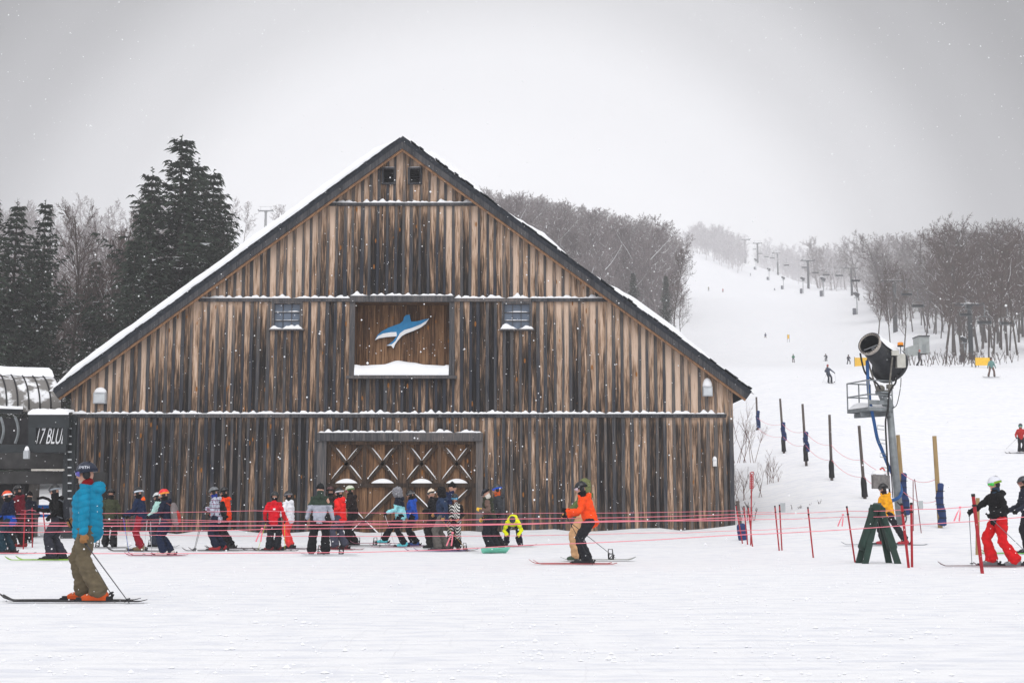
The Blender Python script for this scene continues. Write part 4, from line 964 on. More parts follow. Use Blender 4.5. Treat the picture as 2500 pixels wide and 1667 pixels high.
# right side
person('skier in a golden yellow hooded jacket and black trousers striding past the green sawhorse', 2170, 1331, 1177, 180, (234, 164, 24), (30, 30, 36), (18, 18, 20), (168, 40, 52), gaiter=(40, 20, 20), P=(.02, .88), lean=8, feet=((-.42, .12), (.16, -.12)), hands=((.34, .22, 1.02), (.34, -.22, 1.0)), gloves=(28, 28, 30), goggles=(60, 60, 60), ski=(120, 128, 136), skilen=1.75, skifwd=(.1, .2), strap=(24, 24, 26), fine=.9, bulk=1.4)
person('skier in red trousers, black jacket and white helmet with green goggles gripping the rope post', 2441, 1384, 1160, 182, (20, 20, 23), (206, 18, 26), (214, 216, 224), (112, 114, 118), gloves=(18, 18, 20), goggles=(40, 190, 60), strap=(120, 160, 40), gaiter=(40, 60, 80), P=(-.02, .885), lean=4, feet=((-.22, .13), (.14, -.13)), hands=((.18, .24, 1.02), (.50, -.10, 1.06)), head=(10, -6), ski=(110, 80, 84), skilen=1.6, skifwd=(-.1, .15), fine=.8, pantzone=1.12,
    poles=(((-.62, .40, .05), (96, 100, 106), 'near grey ski pole of the skier in red trousers by the post'), ((.50, -.14, 0), (96, 100, 106), 'far upright ski pole of the skier in red trousers by the post')))
person('skier in a dark blue jacket entering at the right edge', 2513, 1352, 1152, 180, (32, 36, 50), (24, 24, 30), (52, 54, 60), goggles=(120, 70, 60), P=(-.03, .89), lean=8, ski=(90, 170, 60), skilen=1.7, skifwd=(.1, .3))
# on the slope
EW = dict(group='skiers and riders out on the slope')
person('skier in a red jacket side on near the right edge of the slope', 2494, 1107, 1032, 262, (170, 30, 26), (16, 17, 24), (46, 50, 54), (180, 180, 184), goggles=(60, 170, 150), lean=6, ski=(40, 40, 44), footdir=(-75, -75), feet=((.0, .10), (.0, -.12)), hands=((.15, .34, .95), (.15, -.30, .95)), poles=(None, ((.35, -.95, .25), (80, 80, 84), 'thin ski pole held out by the skier in red at the right edge')), **EW)
person('skier in a slate blue jacket and red hat turning down the slope', 2023, 936, 886, 285, (66, 74, 92), (50, 54, 64), (150, 44, 46), (60, 60, 64), headgear='hat', goggles=None, lean=12, roll=-10, P=(-.05, .84), feet=((.05, .28), (-.02, .02)), footdir=(-12, -12), hands=((.30, .42, .95), (.30, -.34, .95)), poles=(((-.05, .75, 0), (110, 110, 114), 'thin pole on the right hand side of the skier in slate blue'), ((-.05, -.65, 0), (110, 110, 114), 'thin pole on the left hand side of the skier in slate blue')), **EW)
person('dark skier crouched above the slate blue skier', 2017, 882, 861, 230, (56, 58, 62), (50, 52, 58), (60, 58, 60), P=(-.2, .72), lean=38, feet=((.02, .16), (.0, -.12)), hgt=1.8, **EW)
person('skier in a long dark coat facing down the slope near the yellow banner', 2072, 891, 868, 270, (50, 46, 58), (44, 42, 54), (60, 60, 66), P=(-.1, .82), lean=12, feet=((.05, .24), (.05, -.24)), footdir=(12, -12), hgt=1.75, **EW)
person('skier in a green jacket on the open slope', 1937, 886, 868, 262, (58, 118, 92), (96, 84, 88), (50, 70, 60), P=(-.1, .82), lean=16, feet=((.05, .16), (.0, -.12)), hgt=1.75, **EW)
person('snowboarder in blue and brown leaning down the open slope', 1869, 828, 812, 250, (72, 80, 108), (110, 84, 70), (60, 60, 70), ski=None, board=(.05, 0, 70, 1.5, (60, 50, 50), 0), P=(-.05, .8), lean=20, feet=((.05, .24), (.0, -.24)), hgt=1.75, **EW)
person('skier in a red jacket high on the slope', 1765, 714, 703, 240, (190, 60, 70), (120, 60, 70), (90, 60, 60), P=(-.1, .82), lean=18, feet=((.2, .2), (.0, -.12)), hgt=1.8, **EW)
person('skier in a tan jacket high on the left of the slope', 1730, 710, 698, 260, (150, 140, 120), (120, 118, 112), (100, 100, 100), P=(-.05, .85), lean=12, hgt=1.8, **EW)
person('tiny grey snowboarder sitting on the slope below the lift', 1891, 709, 701, 270, (90, 92, 104), (80, 82, 92), (80, 82, 92), ski=None, board=(.45, 0, 90, 1.5, (70, 70, 80), 0), P=(-.2, .25), lean=-5, feet=((.4, .2), (.4, -.2)), hgt=1.75, **EW)
person('tiny grey skier far up under the lift line', 1832, 674, 667, 265, (130, 130, 142), (120, 120, 130), (110, 110, 120), P=(-.1, .82), lean=20, hgt=1.8, **EW)
person('person in a black jacket and red hat walking across the slope behind the snow gun', 2245, 893, 852, 355, (46, 46, 54), (44, 44, 52), (170, 50, 44), headgear='hat', goggles=None, ski=None, P=(.0, .89), lean=4, feet=((-.20, .10), (.22, -.10)), hands=((.05, .27, .86), (.1, -.27, .88)), gaiter=None, **EW)
person('snowboarder in a teal jacket and brown trousers at the foot of the wood', 2421, 921, 870, 268, (96, 134, 130), (104, 84, 78), (60, 44, 44), (40, 34, 36), ski=None, board=(0, 0, 90, 1.6, (60, 62, 66), 0), gloves=(30, 34, 50), goggles=(70, 50, 44), P=(-.02, .88), lean=4, feet=((.0, .26), (.0, -.26)), hands=((.1, .34, .84), (.1, -.34, .84)), **EW)
flush()

# PART3
# ---------------------------------------------------------------- rope line poles and ropes
def stake(label, u0, v0, u1, v1, Y=None, r=.019, m=None, name='rope_pole', cat='rope pole', tagp=None, group=None, paddle=False, cap=True):
    b = hit(u1, v1) if Y is None else pt(u1, v1, Y)
    t = pt(u0, v0, b.y); e = empty(name, b, label, cat, group); h = t - b
    mb = MB(); mb.tube([-h * .06, h * .97], r, 8); mb.build('shaft', m or M_REDP, e)
    if cap:
        mb = MB(); mb.tube([h * .965, h * 1.0], r * 1.12, 8); mb.tube([h * .84, h * .865], r * 1.35, 8); mb.build('clip', M_BLACK, e)
    if paddle:
        mb = MB(); d = h.normalized(); n = 8
        for s_ in (-1, 1): mb.bar(h * .78 + V((s_ * .045, 0, 0)), h * 1.0 + V((s_ * .045, 0, 0)), .02, .02, (1, 0, 0))
        for k in range(n): c = h * (.78 + .22 * k / (n - 1)); mb.box(c, (.11, .021, .025))
        mb.build('slotted_paddle', M_REDP, e)
    if tagp:
        mb = MB(); c = h * tagp; mb.box(c + V((.09, -.01, 0)), (.13, .02, .26)); mb.box(c + V((.0, -.01, .08)), (.09, .015, .02)); mb.build('plastic_tag', mat('tag_grey', (.42, .45, .46), .5, .1), e)
    return e
c6 = lambda x, y: (1760 + x / 3.267, 940 + y / 3.267)
c7 = lambda x, y: (2200 + x / 3.733, 1000 + y / 3.733)
c1 = lambda x, y: (x / 3.733, 1100 + y / 3.733)
G = 'red rope poles'
for lab, a, b, kw in (
    ('short red rope pole leaning beside the barn corner above the blue pad', c6(118, 950), c6(172, 1262), {}),
    ('red rope pole second from the barn corner', c6(183, 962), c6(213, 1270), {}),
    ('red rope pole crossing the tall slotted pole', c6(217, 965), c6(252, 1285), {}),
    ('tall red pole with a slotted paddle top beside the barn corner', c6(246, 693), c6(238, 1275), dict(paddle=True, cap=False)),
    ('red rope pole left of the one with the white tag', c6(430, 960), c6(465, 1318), {}),
    ('red rope pole carrying a white plastic tag', c6(467, 950), c6(487, 1315), dict(tagp=.93)),
    ('lone red rope pole midway between the barn and the sawhorse', c6(693, 970), c6(737, 1375), {}),
    ('leaning red rope pole touching the left leg of the green sawhorse', c6(1003, 963), c6(1070, 1412), {}),
    ('thick leaning red rope pole right of the green sawhorse', c6(1440, 940), c6(1498, 1455), dict(r=.028)),
    ('thick upright red rope pole right of the green sawhorse', c6(1518, 935), c6(1525, 1450), dict(r=.026)),
    ('stout red rope pole held by the skier in red trousers', c7(655, 765), c7(740, 1490), dict(r=.034)),
    ('red rope pole left of two below the lift station', c1(230, 525), c1(212, 895), {}),
    ('red rope pole right of two below the lift station', c1(293, 505), c1(295, 880), {}),
    ('red rope pole the person in black leans on', c1(388, 505), c1(424, 860), {})):
    stake(lab, *a, *b, group=G, **kw)
stake('thin grey marker pole with a grey tag behind the thick red poles', *c6(1543, 735), *c6(1598, 1178), r=.014, m=mat('pole_two', (.20, .05, .06), .5), tagp=.50, name='marker_pole', cat='marker pole', cap=False)
stake('thin upright grey marker pole behind the thick red poles', *c6(1533, 750), *c6(1535, 1160), r=.014, m=mat('pole_two', (.20, .05, .06), .5), name='marker_pole', cat='marker pole', cap=False)
b0 = hit(2386, 1354); e = empty('stake', b0, 'pale wooden board stake behind the stout red pole', 'stake')
tp = pt(2387, 1215, b0.y) - b0; MB().bar(V((0, 0, -.1)), tp, .085, .05, (1, 0, 0), 0, (.3, .5, 0)).build('board', M_WOODL, e)
def rope(label, pts, r=.009, ties=()):
    """pts: (u, v, Y)"""
    q = [pt(*p) for p in pts]; P_ = []
    for a, b in zip(q[:-1], q[1:]):
        n = max(2, int((b - a).length / 1.2))
        for k in range(n): f = k / n; P_.append(a.lerp(b, f) - V((0, 0, .02 * math.sin(math.pi * f))))
    P_.append(q[-1]); o = MB().tube(P_, r * .78, 5, caps=False).build('barrier_rope', M_ROPE, smooth=True)
    return tag(o, label, 'rope', 'pink barrier ropes of the lift queue')
Ya = 26.5 * 1.0
rope('lowest pink rope near the snow, running across the whole queue', [(-60, 1349, 27), (900, 1347, 27), (1290, 1330, 26.5), (1760, 1307, 26.5), (2225, 1281, 26.4), (2560, 1256, 26.3)], .010)
rope('thick bright pink rope at waist height across the barn front', [(-60, 1282, 27), (900, 1280, 27), (1440, 1274, 26.8), (1795, 1262, 27.5), (1843, 1262, 39)], .012)
rope('pink rope just above the thick one', [(-60, 1275, 29), (640, 1272, 29), (1250, 1266, 29), (1795, 1255, 30), (2067, 1247, 32), (2221, 1243, 27.5), (2376, 1236, 26.2)], .009)
rope('pink rope sagging just under the thick one on the left', [(-60, 1297, 28), (240, 1296, 28), (700, 1290, 28), (1100, 1283, 28), (1500, 1270, 28), (1795, 1268, 30), (2067, 1261, 32), (2200, 1258, 28)], .009)
rope('thin pink rope at knee height behind the front row', [(240, 1304, 31), (1100, 1308, 31), (1590, 1300, 31), (1760, 1296, 32), (1975, 1286, 33)], .008)
rope('upper thin pink rope against the barn boards', [(40, 1254, 34), (620, 1246, 34), (1100, 1252, 34), (1330, 1252, 34), (1790, 1246, 35), (1892, 1250, 37)], .007)
rope('second thin pink rope against the barn boards', [(30, 1264, 33), (420, 1268, 33), (760, 1272, 33), (1100, 1279, 32), (1640, 1270, 33), (1840, 1268, 37)], .007)
rope('short rope by the lift station above the others', [(52, 1245, 36), (75, 1244, 36), (118, 1249, 36)], .007)
for (u, v, Y, parent_i) in ((2058, 1256, 31.5, 2), (2344, 1238, 26.4, 2), (1105, 1300, 28, 3), (640, 1290, 28, 3)):
    ro_ = [o for o in bpy.data.objects if o.name.startswith('barrier_rope')][parent_i]; p = pt(u, v, Y); rb_ = MB(); rb_.ball(p, (.03, .02, .022), None, 8, 5)
    for s_ in (-1, 1): rb_.add([p, p + V((s_ * .03 - .05, 0, -.12)), p + V((s_ * .05 - .09, .01, -.26)), p + V((s_ * .05 - .06, .01, -.27)), p + V((s_ * .03 - .02, 0, -.12))], [(0, 1, 2, 3, 4)])
    rb_.build('ribbon_knot', M_ROPE, ro_)
# ---------------------------------------------------------------- fence posts with pads up the slope
c6b = c6
POSTS = [('highest fence post in grey timber with torn blue padding', (283, 95), (295, 440), 70, 'g', [(.33, .70), (.78, 1.)]),
 ('grey fence post second down the slope with blue pad', (472, 108), (503, 530), 59, 'g', [(.46, .78)]),
 ('grey fence post third down the slope with blue pad', (651, 150), (680, 607), 53, 'g', [(.50, .82)]),
 ('grey fence post fourth down the slope with black wrapped foot', (866, 236), (885, 740), 48, 'g', []),
 ('grey fence post fifth down the slope with torn black wrap', (1102, 323), (1148, 893), 43, 'g', []),
 ('pale fence post behind the snow gun mast with tall blue pad', (1412, 397), (1462, 1025), 38, 'p', [(.50, 1.)]),
 ('pale fence post with a long blue pad nearest the right side', (1703, 405), (1748, 1110), 35, 'p', [(.55, 1.)])]
ptop = []
for lab, a, b, Y, k, pads in POSTS:
    Y *= K; A = pt(*c6(*a), Y); B = pt(*c6(*b), Y); B.z = max(B.z, gz(B.x, B.y) - .1) if abs(B.z - gz(B.x, B.y)) < .6 else B.z
    e = empty('fence_post', B, lab, 'post', 'padded fence posts up the slope'); h = A - B; r = .065 if k == 'g' else .075
    MB().tube([h * -.08, h * .5, h], [r, r * .95, r * .88], 9).build('timber', M_WOODG if k == 'g' else M_WOODL, e, smooth=True)
    ptop.append((A, B))
    if k == 'g':
        w_ = MB(); w_.tube([h * 0, h * .10, h * .2, h * .28], [.13, .115, .12, .09], 8); remesh(w_.build('black_wrap', M_BLACK, e), .03, 0, None)
    for f0, f1 in pads:
        pd = MB(); n = 6; P_ = [h * (1 - f1 + (f1 - f0) * q / n) + V((.05 + .03 * math.sin(q * 1.3), -.03, 0)) for q in range(n + 1)]
        pd.loft(P_, [.15 - .02 * (q % 2) - .006 * q for q in range(n + 1)], [.09] * (n + 1), V((1, 0, 0)), 10)
        po = pd.build('blue_pad', M_BLUEPAD, e); 
        for q in range(1, n): MB().tube([P_[q] - V((0, 0, .012)), P_[q] + V((0, 0, .012))], .135, 10).build('strap', M_BLACK, po)
for k, (fr_, nm) in enumerate(((.52, 'upper'), (.28, 'lower'))):
    P_ = []
    for (A, B), (C, D) in zip(ptop[:-1], ptop[1:]):
        a = B.lerp(A, fr_); c = D.lerp(C, fr_)
        for q in range(8): f = q / 8; P_.append(a.lerp(c, f) - V((0, .08, .22 * 4 * f * (1 - f))))
    P_.append(c); o = MB().tube(P_, .009, 4, caps=False).build('fence_rope', M_ROPE); tag(o, nm + ' sagging pink rope strung between the padded fence posts', 'rope')
# blue pad at barn corner
b0 = hit(1812, 1318); e = empty('post_pad', b0, 'grey post stub in a blue pad at the foot of the barn corner', 'padded post')
MB().tube([V((0, 0, -.1)), V((-.12, 0, 1.2))], .055, 9).build('timber', M_WOODG, e); pd = MB(); pd.loft([V((.03, 0, .02)), V((0, 0, .3)), V((-.03, 0, .46))], [.15, .16, .14], [.12, .12, .1], V((1, 0, 0))); remesh(pd.build('blue_pad', M_BLUEPAD, e), .03, 1)

# ---------------------------------------------------------------- green padded sawhorse
Ys = hit(2145, 1374).y
c9 = lambda x, y, Y=Ys: pt(2000 + x / 6.03, 1140 + y / 6.03, Y)
e = empty('sawhorse', c9(870, 1405), 'dark green A frame sawhorse with padded legs among the red poles', 'sawhorse'); o0 = V(e.location)
for (a, b, dy) in (((800, 560), (575, 1400), -.0), ((850, 640), (672, 1415), -.35), ((860, 560), (1030, 1395), .05), ((890, 600), (1165, 1412), -.35)):
    A = c9(*a, Ys + dy * .3) - o0; B = c9(*b, Ys + dy) - o0; B.z = gz(*(B + o0).xy) - o0.z - .03; n_ = 'leg'
    MB().bar(B, A, .13, .07, (1, 0, 0)).build(n_, M_GREEN, e)
for (a, b, w0, w1, dy) in (((815, 575), (640, 1190), .075, .115, -.12), ((885, 570), (1075, 1195), .075, .12, -.12)):
    A = c9(*a, Ys + dy) - o0; B = c9(*b, Ys + dy) - o0; pd = MB(); pd.loft([A, A.lerp(B, .15), A.lerp(B, .5), B], [w0 * .9, w0 * 1.15, (w0 + w1) / 2, w1], [.12, .15, .15, .16], V((1, 0, 0)), 10)
    pd.box(A.lerp(B, .12), (w0 * 2.2, .24, .16)); remesh(pd.build('leg_pad', M_GREEN, e), .025, 2)
A = c9(860, 565, Ys + .25) - o0; B = c9(840, 590, Ys - .35) - o0; MB().bar(A, B, .16, .12, (1, 0, 0)).build('top_beam', M_GREEN, e)

# ---------------------------------------------------------------- snow gun on its mast
GY = 36 * K
c8 = lambda x, y, Y=GY: pt(2040 + x / 6.03, 780 + y / 6.03, Y)
base = pt(2197, 1236, GY); base.z = gz(base.x, base.y) - .1
e = empty('snow_gun', base, 'big black fan snow gun with snow cap on a leaning steel mast', 'snow gun'); o0 = V(base)
rl = lambda p: p - o0
top = rl(c8(700, 1090)); mb = MB(); low = rl(pt(2197, 1236, GY)); low.z = 0
m1 = rl(pt(2172, 1000, GY)); mb.tube([low, m1], [.125, .11], 12); mb.build('mast', M_STEEL, e, smooth=True)
mb = MB(); mb.tube([m1, top], .17, 12); mb.tube([top, top + V((0, 0, .06))], .24, 12); mb.build('column', M_STEEL, e, smooth=True)
# service basket
a1, a2, a3 = rl(c8(180, 1350, GY + .9)), rl(c8(490, 1312, GY - .45)), rl(c8(840, 1318, GY - .1)); a4 = a1 + (a3 - a2); zt = a2.z; 
for q in (a1, a3, a4): q.z = zt
bk = MB(); cs = [a1, a2, a3, a4]
for p, q in zip(cs, cs[1:] + cs[:1]): bk.bar(p, q, .12, .05, V((0, 0, 1)))
bk.bar(a1.lerp(a4, .3) - V((0, 0, .14)), a2.lerp(a3, .9) - V((0, 0, .14)), .14, .10, V((0, 0, 1))); bk.bar(a1.lerp(a2, .6) - V((0, 0, .15)), m1 + V((.1, 0, .1)), .16, .10, V((0, 0, 1)))
bo = bk.build('basket', M_STEEL, e)
rlg = MB(); hr = .93
for p in (a1, a2, a3, a4, a1.lerp(a4, .5)): rlg.tube([p, p + V((0, 0, hr))], .022, 6)
for z_ in (.47, hr):
    for p, q in ((a1, a2), (a2, a3), (a4, a1)): rlg.tube([p + V((0, 0, z_)), q + V((0, 0, z_))], .022, 6)
rlg.bar(a2 + V((0, 0, .22)), a3 + V((0, 0, .22)), .14, .02, V((0, 0, 1))); rlg.build('railing', M_STEEL, bo)
dk = MB(); dk.add([p + V((0, 0, .04)) for p in cs], [(0, 1, 2, 3)]); dk.add([p + V((0, 0, .01)) for p in cs], [(3, 2, 1, 0)]); dk.build('deck', M_STEEL, bo)
sn = MB(); N = 8; vs = []
for i in range(N + 1):
    for j_ in range(N + 1):
        f, g_ = i / N, j_ / N; p = a1.lerp(a2, f).lerp(a4.lerp(a3, f), g_); ed = min(1, 5 * min(f, 1 - f, g_, 1 - g_)); vs.append(p + V((0, 0, .055 + (.22 * (1 - f) + .06) * ed)))
sn.add(vs, [(i * (N + 1) + j_, (i + 1) * (N + 1) + j_, (i + 1) * (N + 1) + j_ + 1, i * (N + 1) + j_ + 1) for i in range(N) for j_ in range(N)]); sn.build('basket_snow', M_SNOWC, bo, smooth=True)
# fan housing
Fp = rl(c8(500, 362, GY - .55)); Bp = rl(c8(812, 690, GY + .45)); ax = (Bp - Fp).normalized()
AL = (Bp - Fp).length; rot = ax.to_track_quat('Z', 'Y').to_matrix()
def ring(mb, stations, n=28, m=0, inside=False):
    vs = []
    for (s, r) in stations:
        for k in range(n): a = 2 * math.pi * k / n; vs.append(Fp + ax * s + rot @ V((math.cos(a) * r, math.sin(a) * r, 0)))
    fs = []
    for i in range(len(stations) - 1):
        for k in range(n): k2 = (k + 1) % n; fs.append((i * n + k, i * n + k2, (i + 1) * n + k2, (i + 1) * n + k))
    mb.add(vs, fs, m)
M_GUN = mat('gun_black', (.018, .02, .024), .45, .5, 7, .3, 12)
b = MB(); ring(b, [(.0, .345), (.10, .36), (.30, .36), (AL * .55, .40), (AL * .80, .47), (AL * .90, .55), (AL * .98, .57), (AL, .53), (AL + .02, .1)]); ring(b, [(.0, .32), (.4, .30), (.75, .30), (.76, .01)])
b.build('barrel', M_GUN, e, smooth=True)
b = MB(); ring(b, [(-.02, .325), (-.05, .335), (-.05, .375), (.06, .385), (.10, .36)]); 
bo = b.build('nozzle_ring', mat('ring_metal', (.40, .36, .32), .45, .35, 14, metal=.4), e, smooth=True)
b = MB()
for k in range(30): a = 2 * math.pi * k / 30; b.box(Fp + ax * -.06 + rot @ V((math.cos(a) * .352, math.sin(a) * .352, 0)), (.03, .03, .03), rot)
b.build('nozzle', M_BLACK, bo)
b = MB(); b.bar(Fp + ax * .2 + rot @ V((-.28, .1, 0)), Fp + ax * .2 + rot @ V((.28, -.1, 0)), .04, .03); b.ball(Fp + ax * .3, .09, None, 10, 6); b.build('fan_strut', mat('strut', (.28, .29, .31), .4, .1), e)
b = MB(); ring(b, [(AL * .93, .57), (AL * .93, .63), (AL * .99, .635), (AL * .99, .57)]); b.build('intake_rim', M_GUN, e, smooth=True)
# snow lying along the top of the barrel
up = (V((0, 0, 1)) - ax * ax.z).normalized(); sd2 = ax.cross(up); sn = MB(); vs = []; N1, N2 = 16, 12
for i in range(N1 + 1):
    s = -.02 + (AL + .04) * i / N1; rr_ = .37 if s < .4 else .37 + .20 * (s - .4) / (AL - .4); ed = math.sin(math.pi * min(1, max(.0, (i + .3) / (N1 + .6)))) ** .35
    for j_ in range(N2 + 1):
        a = R(-72 + 144 * j_ / N2); th = .012 + .11 * ed * max(0, math.cos(a * 1.2)) ** .8 * (1 + .3 * noise.noise(V((s * 4, a * 2, 0))))
        vs.append(Fp + ax * s + (up * math.cos(a) + sd2 * math.sin(a)) * (rr_ + th))
sn.add(vs, [(i * (N2 + 1) + j_, (i + 1) * (N2 + 1) + j_, (i + 1) * (N2 + 1) + j_ + 1, i * (N2 + 1) + j_ + 1) for i in range(N1) for j_ in range(N2)]); sn.build('snow_cap', M_SNOWC, e, smooth=True)
yk = MB(); cpt = (Fp + Bp) / 2
for s in (-1, 1): yk.bar(top + V((0, 0, .05)) + sd2 * s * .2, cpt + sd2 * s * .45 - up * .1, .045, .05)
yk.bar(top + V((0, 0, .06)) - sd2 * .25, top + V((0, 0, .06)) + sd2 * .25, .12, .1); yk.ball(top + V((-.12, -.1, .16)), (.16, .14, .12), None, 10, 6); yk.box(top + V((.2, -.1, .22)), (.2, .15, .14)); yk.build('yoke', mat('yoke_metal', (.16, .15, .13), .6, .4, 9), e)
b = MB(); q = rl(c8(955, 610, GY - .25)); b.box(q, (.27, .22, .44)); b.build('control_box', mat('box_cream', (.50, .49, .44), .5, .12), e)
b = MB(); b.box(rl(c8(868, 495, GY - .3)), (.24, .2, .16)); b.build('junction_box', MATS['box_cream'], e)
q = rl(c8(955, 372, GY - .2)); b = MB(); b.tube([q, q - V((0, 0, .42))], .012, 6); b.tube([q - V((0, 0, .06)), q - V((0, 0, .02))], .10, 12); b.build('beacon_stem', M_BLACK, e)
MB().tube([q - V((0, 0, .02)), q + V((0, 0, .07)), q + V((0, 0, .085))], [.098, .092, .06], 14).build('beacon', mat('amber', (.85, .28, .01), .3, .05), e, smooth=True)
def hose(name, pts, r, m):
    q = [V(p) for p in pts]; P_ = []
    for i in range(len(q) - 1):
        p0 = q[max(0, i - 1)]; p1 = q[i]; p2 = q[i + 1]; p3 = q[min(len(q) - 1, i + 2)]
        for k in range(6): t = k / 6; P_.append(.5 * ((2 * p1) + (p2 - p0) * t + (2 * p0 - 5 * p1 + 4 * p2 - p3) * t * t + (3 * p1 - p0 - 3 * p2 + p3) * t ** 3))
    P_.append(q[-1]); return MB().tube(P_, r, 8).build(name, m, e, smooth=True)
hz = lambda u, v, d=-.3: rl(pt(u, v, GY + d))
hose('blue_hose', [hz(2117, 880), hz(2118, 905), hz(2121, 960), hz(2128, 1000, -.2), hz(2134, 1030, 0), hz(2142, 1070, .1), hz(2152, 1095, .15), hz(2162, 1120, .2), hz(2175, 1150, .2), hz(2192, 1175, .1), hz(2200, 1195, 0), hz(2196, 1212, -.2), hz(2178, 1222, -.4)], .055, M_HOSEB)
hose('air_hose', [hz(2100, 862), hz(2107, 895), hz(2116, 915), hz(2140, 935), hz(2150, 950)], .03, M_BLACK)
hose('power_cable', [hz(2190, 915), hz(2186, 935), hz(2178, 945), hz(2170, 965), hz(2168, 1000, -.25), hz(2162, 1030, -.25), hz(2165, 1100, -.22), hz(2168, 1150, -.22), hz(2173, 1215, -.2)], .03, M_BLACK)
hose('loop_cable', [hz(2200, 905), hz(2199, 940), hz(2194, 970), hz(2188, 990), hz(2178, 996)], .013, M_BLACK)
hose('drain_hose', [hz(2190, 1225, -.4), hz(2208, 1245, -.6), hz(2212, 1270, -.8), hz(2200, 1281, -.8), hz(2182, 1280, -.6), hz(2170, 1262, -.4)], .02, M_BLACK)
cb = MB()
for k in range(4): cb.tube([hz(2168 + k * 4, 1034, .12), hz(2180 + k * 5, 1215, .12)], .018, 5)
cb.build('stay_cable', mat('cable_purple', (.05, .035, .06), .5), e)
rg = MB()
for v in range(1040, 1200, 34): rg.tube([hz(2158 + (v - 1036) * .09, v, -.05), hz(2142 + (v - 1036) * .09, v - 2, -.05), hz(2142 + (v - 1036) * .09, v + 7, -.05), hz(2158 + (v - 1036) * .09, v + 9, -.05)], .012, 5)
rg.build('rung', M_STEEL, e)
b = MB(); q = hz(2146, 1175, -.25); b.box(q, (.42, .28, .46)); b.box(q + V((.27, .06, -.02)), (.14, .24, .42)); bo = b.build('switch_cabinet', mat('cabinet_grey', (.17, .16, .155), .6, .3, 12), e)
b = MB(); b.ball(q + V((0, 0, .22)), (.24, .17, .16), None, 14, 6, 0, -.05, 1); b.build('cabinet_snow', M_SNOWC, bo, smooth=True)
b = MB(); b.tube([hz(2148, 1145, -.3), hz(2155, 1142, -.3), hz(2160, 1148, -.3)], .025, 6); b.build('red_valve', mat('valve_red', (.5, .03, .02), .4), bo)

# ---------------------------------------------------------------- lift station on the left
TY0 = 37.5 * K
def tp_(u, v, d=0): return pt(u, v, TY0 + d)
ls = empty('lift_station', tp_(60, 1290), 'dark steel chairlift station with a snowy barrel roof beside the barn', 'lift station'); o0 = V(ls.location)
q = lambda u, v, d=0: tp_(u, v, d) - o0
vx_ = V((.90, .42 * K, 0)).normalized(); pv = V((-.42 * K, .90, 0)).normalized()
e0 = q(30, 1004, 3.6)
def vault(t, a, r=0.0):
    """t metres along the eaves, a 0 at the front eaves to 90 degrees at the ridge"""
    return e0 + vx_ * t + pv * (3.0 * (1 - math.cos(a))) + V((0, 0, (1.62 + r) * math.sin(a))) - pv * r * math.cos(a)
tmin, tmax = -4.5, 1.75
mb = MB(); vs = []; N = 14; NT = 30
for i in range(NT + 1):
    for k in range(N + 1): vs.append(vault(tmin + (tmax - tmin) * i / NT, R(150) * k / N))
mb.add(vs, [(i * (N + 1) + k, (i + 1) * (N + 1) + k, (i + 1) * (N + 1) + k + 1, i * (N + 1) + k + 1) for i in range(NT) for k in range(N)])
def q_roof():
    m = mat('roof_metal_snowed', (.20, .19, .185), .6, .2, 5); t = m.node_tree; bn = t.nodes['Principled BSDF']
    tcn = t.nodes.new('ShaderNodeTexCoord'); n = t.nodes.new('ShaderNodeTexNoise'); n.inputs['Scale'].default_value = 2.2; n.inputs['Detail'].default_value = 6
    t.links.new(tcn.outputs['Object'], n.inputs[0]); r_ = t.nodes.new('ShaderNodeValToRGB'); r_.color_ramp.elements[0].position = .49; r_.color_ramp.elements[1].position = .58
    r_.color_ramp.elements[0].color = (.20, .19, .18, 1); r_.color_ramp.elements[1].color = (.84, .85, .87, 1); t.links.new(n.outputs[0], r_.inputs[0]); t.links.new(r_.outputs[0], bn.inputs['Base Color']); return m
ro = mb.build('barrel_roof', q_roof(), ls, smooth=True)
mb = MB()
for i in range(17):
    t = tmin + (tmax - tmin) * i / 16; mb.tube([vault(t, R(4 + 84 * k / 10), .03) for k in range(11)], .028, 5)
mb.build('standing_seam', M_BLACK, ro, smooth=True)
mb = MB(); vs = []
for i in range(NT + 1):
    t = tmin + (tmax - tmin) * i / NT
    for k in range(7): a = R(64 + 70 * k / 6 + 4 * noise.noise(V((t * 2.5, 0, 0)))); vs.append(vault(t, a, .02 + .30 * math.sin(math.pi * min(1, k / 5)) ** .6 * (1 + .2 * noise.noise(V((t, k, 0))))))
mb.add(vs, [(i * 7 + k, (i + 1) * 7 + k, (i + 1) * 7 + k + 1, i * 7 + k + 1) for i in range(NT) for k in range(6)]); mb.build('ridge_snow', M_SNOWC, ro, smooth=True)
mb = MB(); mb.bar(vault(tmin, 0), vault(tmax - 1.4, 0), .16, .2, V((0, 0, 1))); mb.build('gutter_beam', M_DSTEEL, ls)
mb = MB(); vs = []
for i in range(25):
    p = vault(tmin + (tmax - 1.4 - tmin) * i / 24, 0) + V((0, 0, .08)); h = .12 + .06 * noise.noise(V((i * .5, 3, 0)))
    vs += [p - pv * .12, p - pv * .08 + V((0, 0, h)), p + pv * .2 + V((0, 0, h * 1.2))]
mb.add(vs, [(3 * i + j_, 3 * i + 3 + j_, 3 * i + 4 + j_, 3 * i + 1 + j_) for i in range(24) for j_ in (0, 1)]); mb.build('eaves_snow', M_SNOWC, ls, smooth=True)
